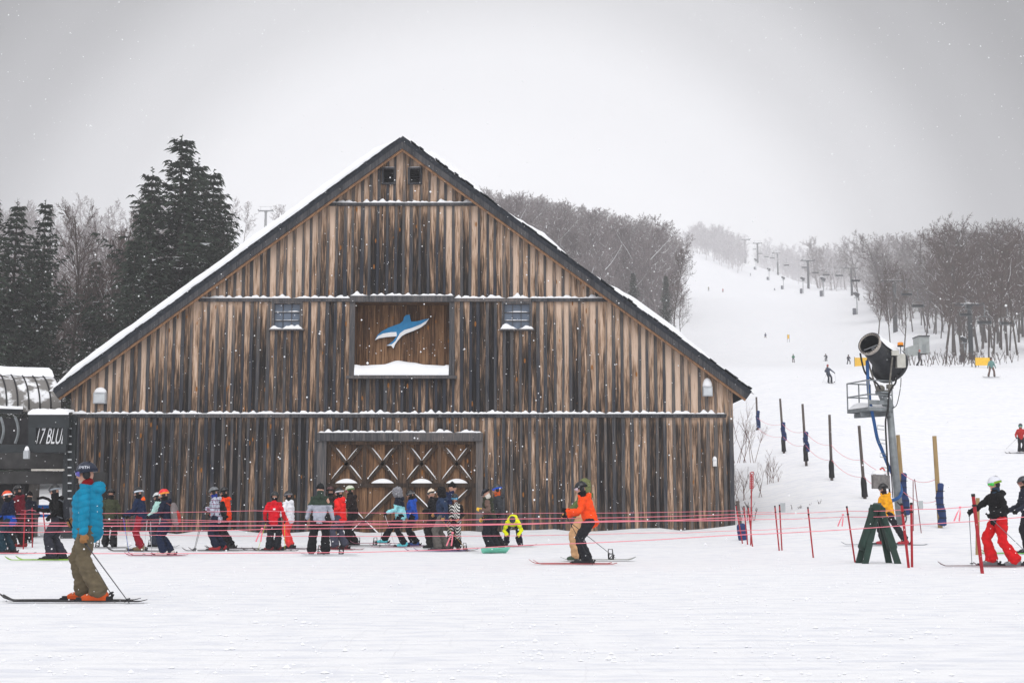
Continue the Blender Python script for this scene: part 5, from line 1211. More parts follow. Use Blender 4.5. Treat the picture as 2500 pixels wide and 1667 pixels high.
# fascia frame with the lettered panel
fx0, fx1 = 76, 158
mb = MB(); fd = -.55
def fr_(u0, v0, u1, v1, d, th=.25, m=None, mbx=None):
    a, b = q(u0, v0, d), q(u1, v1, d); (mbx or mb).box(((a.x + b.x) / 2, a.y + th / 2, (a.z + b.z) / 2), (abs(b.x - a.x), th, abs(a.z - b.z)))
fr_(70, 1012, 168, 1044, fd); fr_(70, 1044.2, 86, 1085, fd); fr_(-130, 1085.2, 160, 1104, fd, .3); fr_(154, 1044.2, 163, 1085, fd)
mb.build('fascia_frame', M_DSTEEL, ls)
mb = MB(); fr_(87, 1044, 154, 1085, fd + .12, .05); pnl = mb.build('lettered_panel', mat('panel_black', (.012, .013, .015), .3, .2), ls)
me = text_mesh('17 BLUE', .62, 'LEFT'); a = q(88, 1085, fd + .10); xs_ = [v.co.x for v in me.vertices]; zs_ = [v.co.y for v in me.vertices]; zmin = min(zs_); hh = max(zs_) - zmin; tgt = 38 / F * TY0
x1l = q(154, 1065, fd).x
for v in me.vertices:
    z = (v.co.y - zmin) / hh * tgt; x = (v.co.x - min(xs_)) * .46 + z * .16; v.co = V((min(a.x + .0 + x, x1l), a.y, a.z + z + .02))
to = bpy.data.objects.new('lettering', me); COL.objects.link(to); me.materials.append(mat('letter_white', (.75, .76, .78), .5, .04)); to.parent = pnl
mb = MB(); vs = []
for i in range(21):
    u = 68 + 100 * i / 20; h = (.17 + .04 * noise.noise(V((i * .4, 9, 0)))) * (1 - .5 * (i > 18)) * (.5 if i == 0 else 1)
    p = q(u, 1012, fd); vs += [p + V((0, -.02, 0)), p + V((0, -.01, h * .8)), p + V((0, .25, h * 1.25)), p + V((0, .9, h * 1.3))]
mb.add(vs, [(4 * i + j_, 4 * i + 4 + j_, 4 * i + 5 + j_, 4 * i + 1 + j_) for i in range(20) for j_ in range(3)]); mb.build('fascia_snow', M_SNOWC, ls, smooth=True)
mb = MB(); fr_(-130, 1104, 165, 1144, .1, .8); mb.build('underside_panel', mat('soffit_grey', (.07, .068, .068), .8, .3, 3), ls)
mb = MB(); fr_(-130, 1150, 163, 1180, -.1, 1.2); mb.box(((q(-130, 1180).x + q(163, 1180).x) / 2, q(0, 1180).y + 1.2, q(0, 1165).z), (6, .3, .4)); mb.build('main_beam', mat('beam_dark', (.035, .034, .034), .7, .4, 3), ls)
mb = MB(); fr_(76, 1144.5, 156, 1149, -.3, .1); mb.build('light_strip', mat('strip_pale', (.50, .47, .42), .6), ls)
mb = MB(); fr_(159, 1014, 174, 1320, -.2, .22); mb.build('corner_column', M_DSTEEL, ls)
mb = MB()
for v in range(1028, 1230, 19): a = q(170, v, -.3); mb.box(a, (.13, .04, .022))
for v in range(1028, 1230, 19): a = q(170, v, -.3); mb.box(a + V((0, 0, .023)), (.12, .05, .02), None, 1)
mb.bar(q(170, 1028, -.3) + V((-.06, .03, .1)), q(170, 1230, -.3) + V((-.06, .03, 0)), .02, .03, None, 2)
mb.build('ladder', [M_STEEL, M_SNOWC, M_BLACK], ls)
mb = MB(); fr_(60, 1180, 76, 1320, .5, .6); mb.build('concrete_pier', M_CONC, ls)
mb = MB(); a, b = q(34, 1330, .3), q(55, 1180, .3); mb.bar(a, b, .32, .4, V((1, 0, 0))); mb.bar(q(20, 1330, 1.5), q(22, 1180, 1.5), .5, .6, V((1, 0, 0))); mb.bar(q(18, 1335, 0), q(88, 1250, .2), .22, .3, V((0, 1, 0))); mb.build('drive_pillar', mat('pillar_dark', (.012, .012, .014), .6, .3), ls)
mb = MB()
for u in (4, 40):
    mb.tube([q(u - 3 + 8 * math.sin(k / 8 * math.pi), 1018 + k * 8, .2) for k in range(9)], .05, 6)
mb.build('frame_hoop', M_STEEL, ls)
mb = MB(); fr_(-130, 1020, 72, 1085, 1.2, .1); mb.build('back_panel', mat('panel_black'if False else 'dark_back', (.015, .015, .017), .5, .4), ls)
mb = MB(); fr_(76, 1232, 106, 1250, 1.0, .8); fr_(78, 1255, 104, 1262, .9, .8); mb.build('blue_housing', mat('bright_blue', (.01, .16, .55), .5), ls)
mb = MB(); mb.tube([q(92, 1217, .8), q(105, 1214, .8), q(118, 1218, .8), q(127, 1226, .8), q(130, 1240, .8)], .05, 7); mb.box(q(80, 1214, .8), (.14, .2, .22)); mb.build('pipe', M_BLACK, ls, smooth=True)
mb = MB(); a = q(65, 1110, -.7); mb.box(a, (.17, .16, .26)); lb = mb.build('lamp_box', MATS['lamp_grey'], ls); mb = MB(); mb.ball(a + V((0, 0, .13)), (.085, .08, .16), None, 10, 5, 0, -.05, 1); mb.build('lamp_snow', M_SNOWC, lb, smooth=True)

# ---------------------------------------------------------------- far chairlift, snow guns, banners, shed
TWY = []
def lift_tower(label, u, vt, vb, Y, H=12.0, first=[None]):
    b0 = hit(u, vb); TWY.append((u, b0.y)); print('tower', u, round(b0.y / K)); t = pt(u, vt, b0.y); gz_ = b0.z; k_ = (t.z - gz_) / 12; h = 12.5
    e = empty('lift_tower', (t.x, t.y, gz_ - .5 * k_), label, 'lift tower', 'lift towers up the slope'); e.scale = (k_, k_, k_)
    MB().tube([V((0, 0, 0)), V((0, 0, h))], [.55, .42], 10).build('pole', M_DSTEEL, e, smooth=True)
    b = MB(); b.box((0, 0, h), (5.6, .5, .45)); b.box((0, 0, h - .4), (1.2, .4, .5))
    for s in (-1, 1): b.box((s * 2.6, 0, h + .1), (.25, 3.2, .4)); b.tube([V((s * 1.9, 0, h)), V((s * 1.9, 0, h + 1.6))], .05, 5)
    b.box((0, 0, h + 1.6), (5.2, .08, .08)); b.build('crossarm', M_DSTEEL, e)
    s_ = MB(); s_.loft([V((-2.8, 0, h + .22)), V((0, 0, h + .26)), V((2.8, 0, h + .22))], [.25, .3, .25], [.09, .14, .09], V((0, 1, 0)), 8); s_.build('snow_cap', M_SNOWC, e, smooth=True)
    return V((t.x, t.y, t.z))
TW = [lift_tower(l, *a) for l, a in (
    ('nearest lift tower, dark pole before the trunks at the right', (2366, 744, 880, 257)), ('lift tower with snowy crossarm rising from the bare thicket', (2182, 686, 812, 335)),
    ('lift tower third from the right, snow along its crossarm', (2078, 655, 722, 400)), ('lift tower in front of the faint woods', (1972, 636, 706, 460)),
    ('pale lift tower before the gap in the woods', (1898, 618, 670, 600)), ('faint tall lift tower high in the mist', (1849, 594, 640, 720)), ('faintest lift tower furthest up the slope', (1818, 585, 640, 840)))]
lift_tower('lift tower on the far left hillside above the barn roof', 649, 515, 592, 330)
TW = [V((TW[0].x - 8, TW[0].y * .45, TW[0].z * .75))] + TW
for s, lab in ((-2.6, 'haul cable of the chairlift on its uphill side'), (2.6, 'haul cable of the chairlift on its downhill side')):
    P_ = []
    for a, b in zip(TW[:-1], TW[1:]):
        for k in range(8): f = k / 8; P_.append(a.lerp(b, f) + V((s, 0, .2 - 2.2 * 4 * f * (1 - f) * .6)))
    P_.append(TW[-1] + V((s, 0, .2))); o = MB().tube(P_[8:], .03, 4, caps=False).build('haul_cable', M_BLACK); tag(o, lab, 'cable')
def chair(label, u, v, Y):
    Yc = min(Y, 128 if u > 2180 else 175 if u > 2060 else 900); p = pt(u, v, Yc * K); e = empty('lift_chair', p, label, 'lift chair', 'chairs hanging on the lift'); e.scale = (Yc / Y,) * 3
    b = MB(); b.box((0, 0, 0), (2.6, .6, .10)); b.build('seat', M_DSTEEL, e); b = MB(); b.box((0, .3, .35), (2.6, .08, .4)); b.build('backrest', M_DSTEEL, e)
    b = MB()
    for s in (-1, 1): b.tube([V((s * 1.25, 0, 0)), V((s * 1.25, .2, 1.0)), V((s * .9, .1, 1.3)), V((0, 0, 1.35))], .05, 5)
    b.tube([V((0, 0, 1.35)), V((0, -.2, 2.6)), V((0, 0, 3.6))], .06, 5); b.build('hanger', M_STEEL, e)
c6s = lambda x, y: (1660 + x / 3.92, 500 + y / 3.92); c7s = lambda x, y: (2040 + x / 3.563, 500 + y / 3.563)
for lab, (u, v), Y in (('lift chair with riders left of the third tower', c6s(1525, 683), 380), ('lift chair two left of the third tower', c6s(1400, 675), 400), ('lift chair just right of the faint tower', c6s(1298, 655), 430), ('lift chair left of the faint tower', c6s(1195, 603), 470),
    ('lift chair over the edge of the faint wood', c6s(1020, 582), 520), ('small lift chair in the mist, upper left', c6s(885, 513), 620), ('small lift chair in the mist, lowest of its row', c6s(828, 500), 650), ('small lift chair below the mist line', c6s(770, 470), 700), ('faint lift chair beside the tall faint tower', c6s(715, 428), 760),
    ('empty lift chair right of the third tower', c7s(175, 666), 330), ('dark lift chair before the thicket, left', c7s(620, 786), 270), ('dark lift chair before the thicket, right', c7s(718, 888), 235), ('dark lift chair right of the nearest tower', c7s(1297, 1034), 200), ('dark lift chair farthest right under the wood', c7s(1495, 1042), 195), ('lift chair behind the nearest tower', c7s(1135, 965), 225)):
    chair(lab, u, v, Y)
def far_gun(label, u, vt, vb, Y, flip=1):
    b0 = hit(u, vb); t = pt(u, vt, b0.y); z0 = b0.z;  e = empty('slope_snow_gun', (b0.x, b0.y, z0), label, 'snow gun', 'snow guns lining the slope'); h = 5.0; k_ = (t.z - z0) / 5.8; e.scale = (k_, k_, k_)
    MB().tube([V((0, 0, 0)), V((0, 0, h))], .12, 7).build('mast', M_STEEL, e); b = MB()
    b.tube([V((-.75 * flip, -.5, h + .45)), V((-.2 * flip, -.1, h + .25)), V((.35 * flip, .3, h))], [.42, .45, .62], 12); b.build('barrel', M_GUN, e, smooth=True)
    b = MB(); b.loft([V((-.7 * flip, -.45, h + .85)), V((.3 * flip, .25, h + .5))], [.34, .42], [.14, .14], V((0, 0, 1)).cross(V((-1, -.7, 0))), 8); b.build('snow_cap', M_SNOWC, e, smooth=True)
    b = MB(); b.box((0, 0, h - .6), (1.3, 1.0, .08)); b.build('basket', M_STEEL, e); b = MB(); b.box((-.7, 0, .8), (.8, .8, 1.6)); b.build('foot_pad', mat('pad_slate', (.05, .055, .075), .7), e)
for lab, a in (('tiny snow gun highest on the slope', (1822, 617, 642, 560)), ('tiny snow gun second from the top of the slope', (1846, 631, 660, 480)), ('small snow gun third from the top of the slope', (1878, 654, 685, 450)), ('small snow gun fourth from the top, beside a sitting boarder', (1913, 675, 706, 435)),
    ('snow gun on the slope just left of the faint tower', (1961, 676, 716, 346)), ('snow gun on the slope with an orange pad below, right of the faint tower', (2011, 676, 723, 287)), ('snow gun left of the thicket below the third tower', (2093, 713, 768, 250)), ('snow gun with snow cap before the trunks beside the nearest tower', (2356, 822, 885, 221))):
    far_gun(lab, *a)
def banner(label, u0, v0, u1, v1, Y, txt=None):
    Y *= K; a, b = pt(u0, v0, Y), pt(u1, v1, Y); w_ = b.x - a.x; h = a.z - b.z; e = empty('banner', ((a.x + b.x) / 2, Y, b.z), label, 'banner')
    MB().box((0, 0, h / 2), (w_, .04, h)).build('fabric', M_YEL, e); m_ = MB()
    for s in (-1, 1): m_.tube([V((s * w_ / 2, 0, -.8)), V((s * w_ / 2, 0, h + .1))], .04, 6)
    m_.build('post', M_WOODG, e)
banner('yellow banner by the foot of the wood at the right', 2380, 873, 2418, 892, 118); banner('yellow banner on the slope just left of the big snow gun', 2086, 873, 2118, 895, 150); banner('tiny pale yellow marker banner on the open slope', 1922, 817, 1927, 827, 260)
Yh = 175 * K; a = pt(2212, 858, Yh); e = empty('shed', (pt(2236, 858, Yh).x, Yh, a.z - .6), 'small pale grey shed with lean-to behind the snow gun', 'shed'); wpx = Yh / F
b = MB(); b.box((.9, 0, 36 * wpx / 2 + .3), (26 * wpx, 3, 31 * wpx + .6)); b.build('wall', mat('shed_grey', (.36, .39, .38), .7, .15, 2), e)
b = MB(); hw = 13 * wpx
x0_, x1_ = .9 - hw - 26 * wpx, .9 - hw; b.poly([(x0_, -.4), (x1_, -.4), (x1_, 26 * wpx), (x0_, 18 * wpx)], -1.2, 1.3); b.build('lean_to', MATS['shed_grey'], e)
b = MB(); b.box((.9, 0, 33.5 * wpx + .72), (28 * wpx, 3.3, .2)); b.build('roof', M_DSTEEL, e); b = MB(); b.box((.9, -1.53, 14 * wpx), (9 * wpx, .05, 20 * wpx)); b.build('door', mat('shed_door', (.25, .28, .28), .7), e)

# ---------------------------------------------------------------- trees
def arr_tree(seed, h, spread, density=1.0, multi=False, trunk_r=None, low=.25, tw=.022):
    """bare broadleaf tree: tapered trunk, limbs, branches and fine twigs. returns trunk MB and crown MB"""
    r_ = random.Random(seed); T_ = MB(); C_ = MB(); tr = trunk_r or h * .012
    def limb(p, d, L, r, lvl):
        n = 3 if lvl < 2 else 2; pts = [p]; q = p.copy(); dd = d.copy()
        for k in range(n):
            dd = (dd + V((r_.uniform(-1, 1), r_.uniform(-1, 1), r_.uniform(-.3, .7))) * (.16 + .05 * lvl)).normalized(); q = q + dd * L / n; pts.append(q.copy())
        snow = 1 if (r_.random() < .05 and lvl >= 1 and abs(dd.z) < .75) else 0
        rads = [r * (1 - .62 * k / n) for k in range(n + 1)]
        if lvl == 0: T_.tube(pts, rads, 7, 0, False)
        else: C_.tube(pts, rads, 3, snow, False)
        if lvl >= 3:
            return
        nc = (int(15 * density), int(9 * density), int(8 * density))[lvl]
        for k in range(nc):
            f = (low if lvl == 0 else .15) + (1 - (low if lvl == 0 else .15)) * (k + r_.random()) / nc; i = min(n - 1, int(f * n)); g_ = f * n - i; b_ = pts[i].lerp(pts[i + 1], g_)
            az = r_.uniform(0, 6.283); t = (pts[i + 1] - pts[i]).normalized(); o1 = t.orthogonal().normalized(); o2 = t.cross(o1); out = o1 * math.cos(az) + o2 * math.sin(az)
            an = R(r_.uniform(28, 62)) * (spread if lvl == 0 else 1); nd = (t * math.cos(an) + out * math.sin(an) + V((0, 0, .25))).normalized()
            nl = L * ((.42, .46, .42)[lvl]) * (1.12 - .55 * f) * r_.uniform(.7, 1.2)
            if lvl == 2:
                e_ = b_ + nd * nl * 1.2; w_ = tw * r_.uniform(.7, 1.3); sx_ = nd.cross(V((r_.uniform(-1, 1), r_.uniform(-1, 1), r_.uniform(-1, 1)))).normalized() * w_; md = b_.lerp(e_, .5) + out * nl * .12
                s3 = 1 if r_.random() < .035 else 0
                C_.add([b_ - sx_, b_ + sx_, md + sx_ * .7, md - sx_ * .7, e_], [(0, 1, 2, 3), (3, 2, 4)], s3)
                if r_.random() < .6:
                    e2 = md + (nd + V((r_.uniform(-1, 1), r_.uniform(-1, 1), r_.uniform(-.4, 1))) * .8).normalized() * nl * .6; C_.add([md - sx_ * .6, md + sx_ * .6, e2], [(0, 1, 2)], s3)
            else: limb(b_, nd, nl, max(.012, rads[i] * (.45 if lvl == 0 else .5)), lvl + 1)
    if multi:
        for k in range(6): a = r_.uniform(0, 6.28); limb(V((r_.uniform(-.3, .3), r_.uniform(-.3, .3), -.3)), V((math.cos(a) * .3, math.sin(a) * .3, 1)).normalized(), h * r_.uniform(.6, 1), tr * .5, 0)
    else: limb(V((0, 0, -.5)), V((r_.uniform(-.06, .06), r_.uniform(-.06, .06), 1)), h + .5, tr, 0)
    return T_, C_
def spruce(seed, h, rad, low=.08):
    r_ = random.Random(seed); T_ = MB(); C_ = MB(); T_.tube([V((0, 0, -.6)), V((0, 0, h * .5)), V((0, 0, h * .97))], [h * .016, h * .010, .02], 8)
    z = h * low; ph = r_.random() * 9
    while z < h * .985:
        f = z / h; L0 = rad * (1 - f) ** .92 * (.84 + .24 * math.sin(z * 1.9 + ph)) + .16; nb_ = 8 if f < .85 else 6
        for k in range(nb_):
            if r_.random() < .10: continue
            az = 6.283 * (k + r_.random() * .8) / nb_ + z * 2; L = L0 * r_.uniform(.45, 1.28) * (1 + .18 * math.sin(az * 2 + seed)); 
            n = max(3, int(L / .30)); d = V((math.cos(az), math.sin(az), 0)); pr_ = V((0, 0, z)); droop = .18 + .3 * (1 - f); pts = []
            for i in range(n + 1):
                t = i / n; pts.append(V((0, 0, z)) + d * L * t + V((0, 0, L * (-droop * t + (droop + .30) * t ** 2.2))))
            C_.tube(pts, [max(.012, .05 * (1 - i / n)) for i in range(n + 1)], 3, 2, False)
            for i in range(1, n + 1):
                t = i / n; p = pts[i]; wd = (.50 * L * (1 - t) * .55 + .22) * min(1, .3 + t * 2.2); sd_ = d.cross(V((0, 0, 1)))
                for s in (-1, 1):
                    for q_ in range(3):
                        le = wd * r_.uniform(.55, 1.15); dr = (sd_ * s * r_.uniform(.6, 1) + d * r_.uniform(.3, .9) + V((0, 0, r_.uniform(-.38, .12)))).normalized(); a = p + d * r_.uniform(-.16, .16); e_ = a + dr * le
                        nn = dr.cross(V((r_.uniform(-.4, .4), r_.uniform(-.4, .4), 1))).normalized() * (.075 + .05 * r_.random()); dn = V((0, 0, -.10 * r_.random())); sm_ = 1 if (r_.random() < .07 and f < .85) else 0
                        mdp = a.lerp(e_, .45); C_.add([a, mdp + nn + dn, e_, mdp - nn + dn], [(0, 1, 2, 3)], sm_)
                        if r_.random() < .7:
                            e3 = mdp + V((dr.x * .3, dr.y * .3, -r_.uniform(.12, .30))); C_.add([mdp - dr * .10, mdp + dr * .10, e3], [(0, 1, 2)], 0)
        z += .34 + .22 * (1 - f) * r_.random() + .04
    # leader
    for k in range(14): a = r_.random() * 6.28; zz = h * (.93 + .07 * k / 14); C_.add([V((0, 0, zz)), V((math.cos(a) * .16, math.sin(a) * .16, zz + .10)), V((0, 0, zz + .14))], [(0, 1, 2)], 0)
    return T_, C_
def mesh_of(mb, name, mats):
    o = mb.build(name, mats); me = o.data; me['top'] = float(np.percentile(np.array([v_[2] for v_ in mb.v]), 99.9)); bpy.data.objects.remove(o); return me
def place(tm, cm, x, y, z, sc, rz, label, cat, name, group):
    t = bpy.data.objects.new(name, None); COL.objects.link(t); t.location = (x, y, z); t.rotation_euler = (0, 0, rz); t.scale = sc if isinstance(sc, tuple) else (sc, sc, sc); tag(t, label, cat, group)
    a = bpy.data.objects.new('trunk', tm); COL.objects.link(a); a.parent = t
    b = bpy.data.objects.new('crown', cm); COL.objects.link(b); b.parent = t
    return t
CM = [M_TWIG, M_SNOWC]; SM = [M_NEEDLE, M_SNOWC, M_BARKW]
BT = []
for k, (h, sp_, dn, low) in enumerate(((14, 1.0, 1.15, .22), (14, 1.15, 1.2, .18), (14, .9, 1.15, .28), (14, 1.1, 1.1, .2), (14, .95, 1.2, .25))):
    t_, c_ = arr_tree(100 + k, h, sp_, dn, low=low, tw=.026); BT.append((mesh_of(t_, 'trunk', M_BARKW), mesh_of(c_, 'crown', CM)))
    print('bare', len(c_.f))
FT = []
for k in range(3):
    t_, c_ = arr_tree(200 + k, 14, 1.05, .85, low=.15, tw=.075); FT.append((t_, c_))
    print('far', len(c_.f))
SPR = []
for k, (rd) in enumerate((6.0, 4.9, 3.6)):
    t_, c_ = spruce(300 + k, 18, rd, (.10, .06, .12)[k]); SPR.append((mesh_of(t_, 'trunk', M_BARKW), mesh_of(c_, 'crown', SM))); print('spruce', len(c_.f))
def put(kind, u, vt, Y, label, cat, name, group, vb=None, wide=1.0):
    Y *= K; p = pt(u, vt, Y); g_ = gz(p.x, p.y) if vb is None else pt(u, vb, Y).z; hgt = p.z - g_; base_h = kind[1]['top']
    s = hgt / base_h; return place(kind[0], kind[1], p.x, p.y, g_, (s * wide, s * wide, s), random.uniform(0, 6.28), label, cat, name, group)
# spruces behind the barn, left
for lab, u, vt, Y, k, wd in (('tallest dark spruce rising left of the barn roof', 445, 345, 78, 0, 1.12), ('spruce half hidden just right of the tallest one', 484, 408, 80, 1, .95), ('spruce just left of the tallest one, thinner crown', 372, 430, 77, 1, 1.0), ('broad spruce right of the tallest one beside the roof', 522, 428, 82, 0, 1.0),
    ('spruce low behind the roof slope, right of the group', 548, 500, 86, 1, .8), ('dark spruce second from the left edge', 112, 500, 76, 0, .75), ('dark spruce close to the left edge', 42, 505, 74, 1, .9), ('dark spruce cut by the left edge', -18, 490, 72, 0, .85), ('small spruce low between the bare trees', 235, 640, 84, 2, 1.), ('narrow spruce at the left below the dark pair', 85, 600, 86, 1, .9), ('lower spruce in front of the thin crowned one', 330, 590, 72, 2, 1.1)):
    put(SPR[k], u, vt, Y, lab, 'spruce', 'spruce_tree', 'spruces left of the barn', wide=wd)
put(SPR[2], 1625, 675, 165, 'lone young spruce behind the right roof slope', 'spruce', 'spruce_tree', None, vb=860, wide=.9)
put(SPR[2], 1545, 668, 175, 'dusky small spruce inside the wood right of the barn', 'spruce', 'spruce_tree', None, vb=850, wide=1.0)
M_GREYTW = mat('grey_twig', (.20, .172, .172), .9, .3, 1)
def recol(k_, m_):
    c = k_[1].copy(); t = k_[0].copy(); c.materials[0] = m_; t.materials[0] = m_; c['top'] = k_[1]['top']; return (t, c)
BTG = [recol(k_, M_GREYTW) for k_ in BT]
def skyline(u, pts):
    return float(np.interp(u, [p[0] for p in pts], [p[1] for p in pts]))
SKL = [(-200, 480), (0, 472), (60, 468), (130, 447), (230, 438), (330, 448), (450, 470), (560, 478), (640, 480), (700, 500), (800, 520)]
SKM = [(1100, 450), (1180, 465), (1270, 482), (1330, 488), (1400, 502), (1480, 520), (1560, 532), (1620, 552), (1660, 590), (1690, 640), (1712, 730)]
SKR = [(1990, 640), (2030, 575), (2100, 565), (2200, 562), (2280, 552), (2330, 537), (2400, 528), (2500, 522), (2650, 515)]
rt = random.Random(11)
LIFTU = sorted([(a_, b_ / K) for a_, b_ in TWY if a_ > 1800]); print(LIFTU)
def liftY(u): return float(np.interp(u, [a_ for a_, b_ in LIFTU], [b_ for a_, b_ in LIFTU]))
def wood_(n, ur, yr, sky_, label, group, keep=lambda u, Y: True, hr=(15, 24), sc=1.0, kinds=None):
    out = 0; tries = 0
    while out < n and tries < n * 30:
        tries += 1; Y = rt.uniform(*yr) * K; u = rt.uniform(*ur)
        if not keep(u, Y / K) or any(abs(u - a_) < 17 and Y < b_ + 2 for a_, b_ in TWY): continue
        p = pt(u, 800, Y); g_ = gz(p.x, p.y); h = rt.uniform(*hr); vtop = skyline(u, sky_) + rt.uniform(-6, 26) + 5 * math.sin(u * .06)
        hmax = pt(u, vtop, Y).z - g_
        if hmax < 7: continue
        h = min(h, hmax); k_ = rt.choice(kinds or BT); s = h / k_[1]['top']; wd_ = rt.uniform(.75, 1.15)
        place(k_[0], k_[1], p.x, Y, g_, (s * wd_, s * wd_ * rt.uniform(.9, 1.1), s), rt.uniform(0, 6.28), label, 'tree', 'bare_tree', group); out += 1
    return out
print('woods',
 wood_(46, (-120, 640), (80, 150), SKL, 'bare leafless tree in the thicket left of the barn', 'bare trees left of the barn', hr=(11, 17)),
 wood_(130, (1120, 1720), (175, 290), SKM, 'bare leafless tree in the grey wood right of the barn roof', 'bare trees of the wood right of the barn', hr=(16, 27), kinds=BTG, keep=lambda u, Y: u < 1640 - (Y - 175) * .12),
 wood_(190, (2040, 2640), (135, 400), SKR, 'bare leafless tree in the dark wood at the right', 'bare trees of the wood at the right', hr=(11, 26), keep=lambda u, Y: Y > (liftY(u) + 6 if u < 2300 else 135 + 25 * math.sin(u * .05))))
# single bare trees that stand out
for lab, u, vt, vb, Y in (('tall bare tree between the left spruces with a reddish haze of twigs', 190, 470, 935, 78), ('bare tree rising just right of the left spruces', 255, 455, 930, 82), ('slim bare tree left of the thin crowned spruce', 300, 450, 930, 88), ('bare tree leaning out at the edge of the wood by the piste', 1660, 690, 825, 165),
    ('bare tree at the corner of the wood above the roof', 1640, 590, 830, 180), ('tall bare trunked tree before the right wood', 2322, 560, 885, 165), ('tall bare tree with snow streaked limbs beside the nearest tower', 2340, 640, 885, 165), ('stout bare tree right of the nearest tower', 2432, 560, 845, 130), ('stout bare tree near the right edge', 2470, 570, 858, 120), ('thin bare tree in the thicket behind the snow gun, left', 2135, 640, 845, 145),
    ('thin bare tree in the thicket behind the snow gun, middle', 2168, 665, 850, 140), ('thin bare tree in the thicket behind the snow gun, right', 2200, 650, 850, 142), ('slim bare tree left of the leaning trunks', 2298, 600, 880, 128), ('slim bare tree between the stout pair', 2402, 600, 870, 133)):
    put(BT[rt.randrange(5)], u, vt, Y, lab, 'tree', 'bare_tree', None, vb=vb, wide=.8)
# shrubs and saplings
def shrub(label, u, v, top, Y, n, spread, seed, m=M_TWIG):
    p = hit(u, v) if Y is None else pt(u, v, Y * K); h = (v - top) / F * p.y; r_ = random.Random(seed); C_ = MB()
    def br(a, d, L, r, l):
        q_ = a + d * L * .5 + V((r_.uniform(-1, 1), r_.uniform(-1, 1), 0)) * L * .05; e_ = q_ + (d + V((r_.uniform(-.3, .3), r_.uniform(-.3, .3), .15))).normalized() * L * .5; C_.tube([a, q_, e_], [r, r * .7, r * .3], 4 if l == 0 else 3, 0, False)
        if l < 2:
            for k in range(6 if l == 0 else 4):
                f = r_.uniform(.3, .95); s_ = a.lerp(q_, f * 2) if f < .5 else q_.lerp(e_, f * 2 - 1); br(s_, (d + V((r_.uniform(-.8, .8), r_.uniform(-.8, .8), r_.uniform(0, .4)))).normalized(), L * r_.uniform(.25, .45), r * .5, l + 1)
    for k in range(n): a = r_.uniform(0, 6.28); br(V((r_.uniform(-1, 1) * spread, r_.uniform(-.5, .5) * spread, -.15)), V((r_.uniform(-.4, .4), r_.uniform(-.3, .3), 1)).normalized(), h * r_.uniform(.55, 1), .016 * max(1, p.y / 60), 0)
    o = C_.build('shrub', m, loc=p); tag(o, label, 'shrub')
RED_TW = mat('sapling_twig', (.16, .085, .07), .9, .3, 2)
shrub('young bare birch clump beside the barn corner under the eaves', 1822, 1122, 985, 55, 9, .55, 1, RED_TW)
shrub('low bare sapling clump below the birches beside the barn', 1822, 1225, 1130, 47, 10, .8, 2, RED_TW)
shrub('sparse sapling tuft right of the birches', 1878, 1190, 1100, 50, 6, .35, 3, RED_TW)
shrub('brown weed tuft behind the red poles at the barn corner', 1825, 1260, 1222, 40, 9, .4, 4)
shrub('sparse weed stalks on the snowbank', 1975, 1250, 1215, 42, 5, .6, 5)
for k, (u, v, t) in enumerate(((2300, 885, 850), (2330, 890, 855), (2395, 885, 850), (2420, 880, 850), (2270, 888, 865))):
    shrub(('brown brush under the wood, leftmost but one', 'brown brush below the leaning trunks', 'brown brush behind the yellow banner', 'brown brush right of the yellow banner', 'lowest brown brush left of the trunks')[k], u, v, t, 120, 16, 3.0, 20 + k)
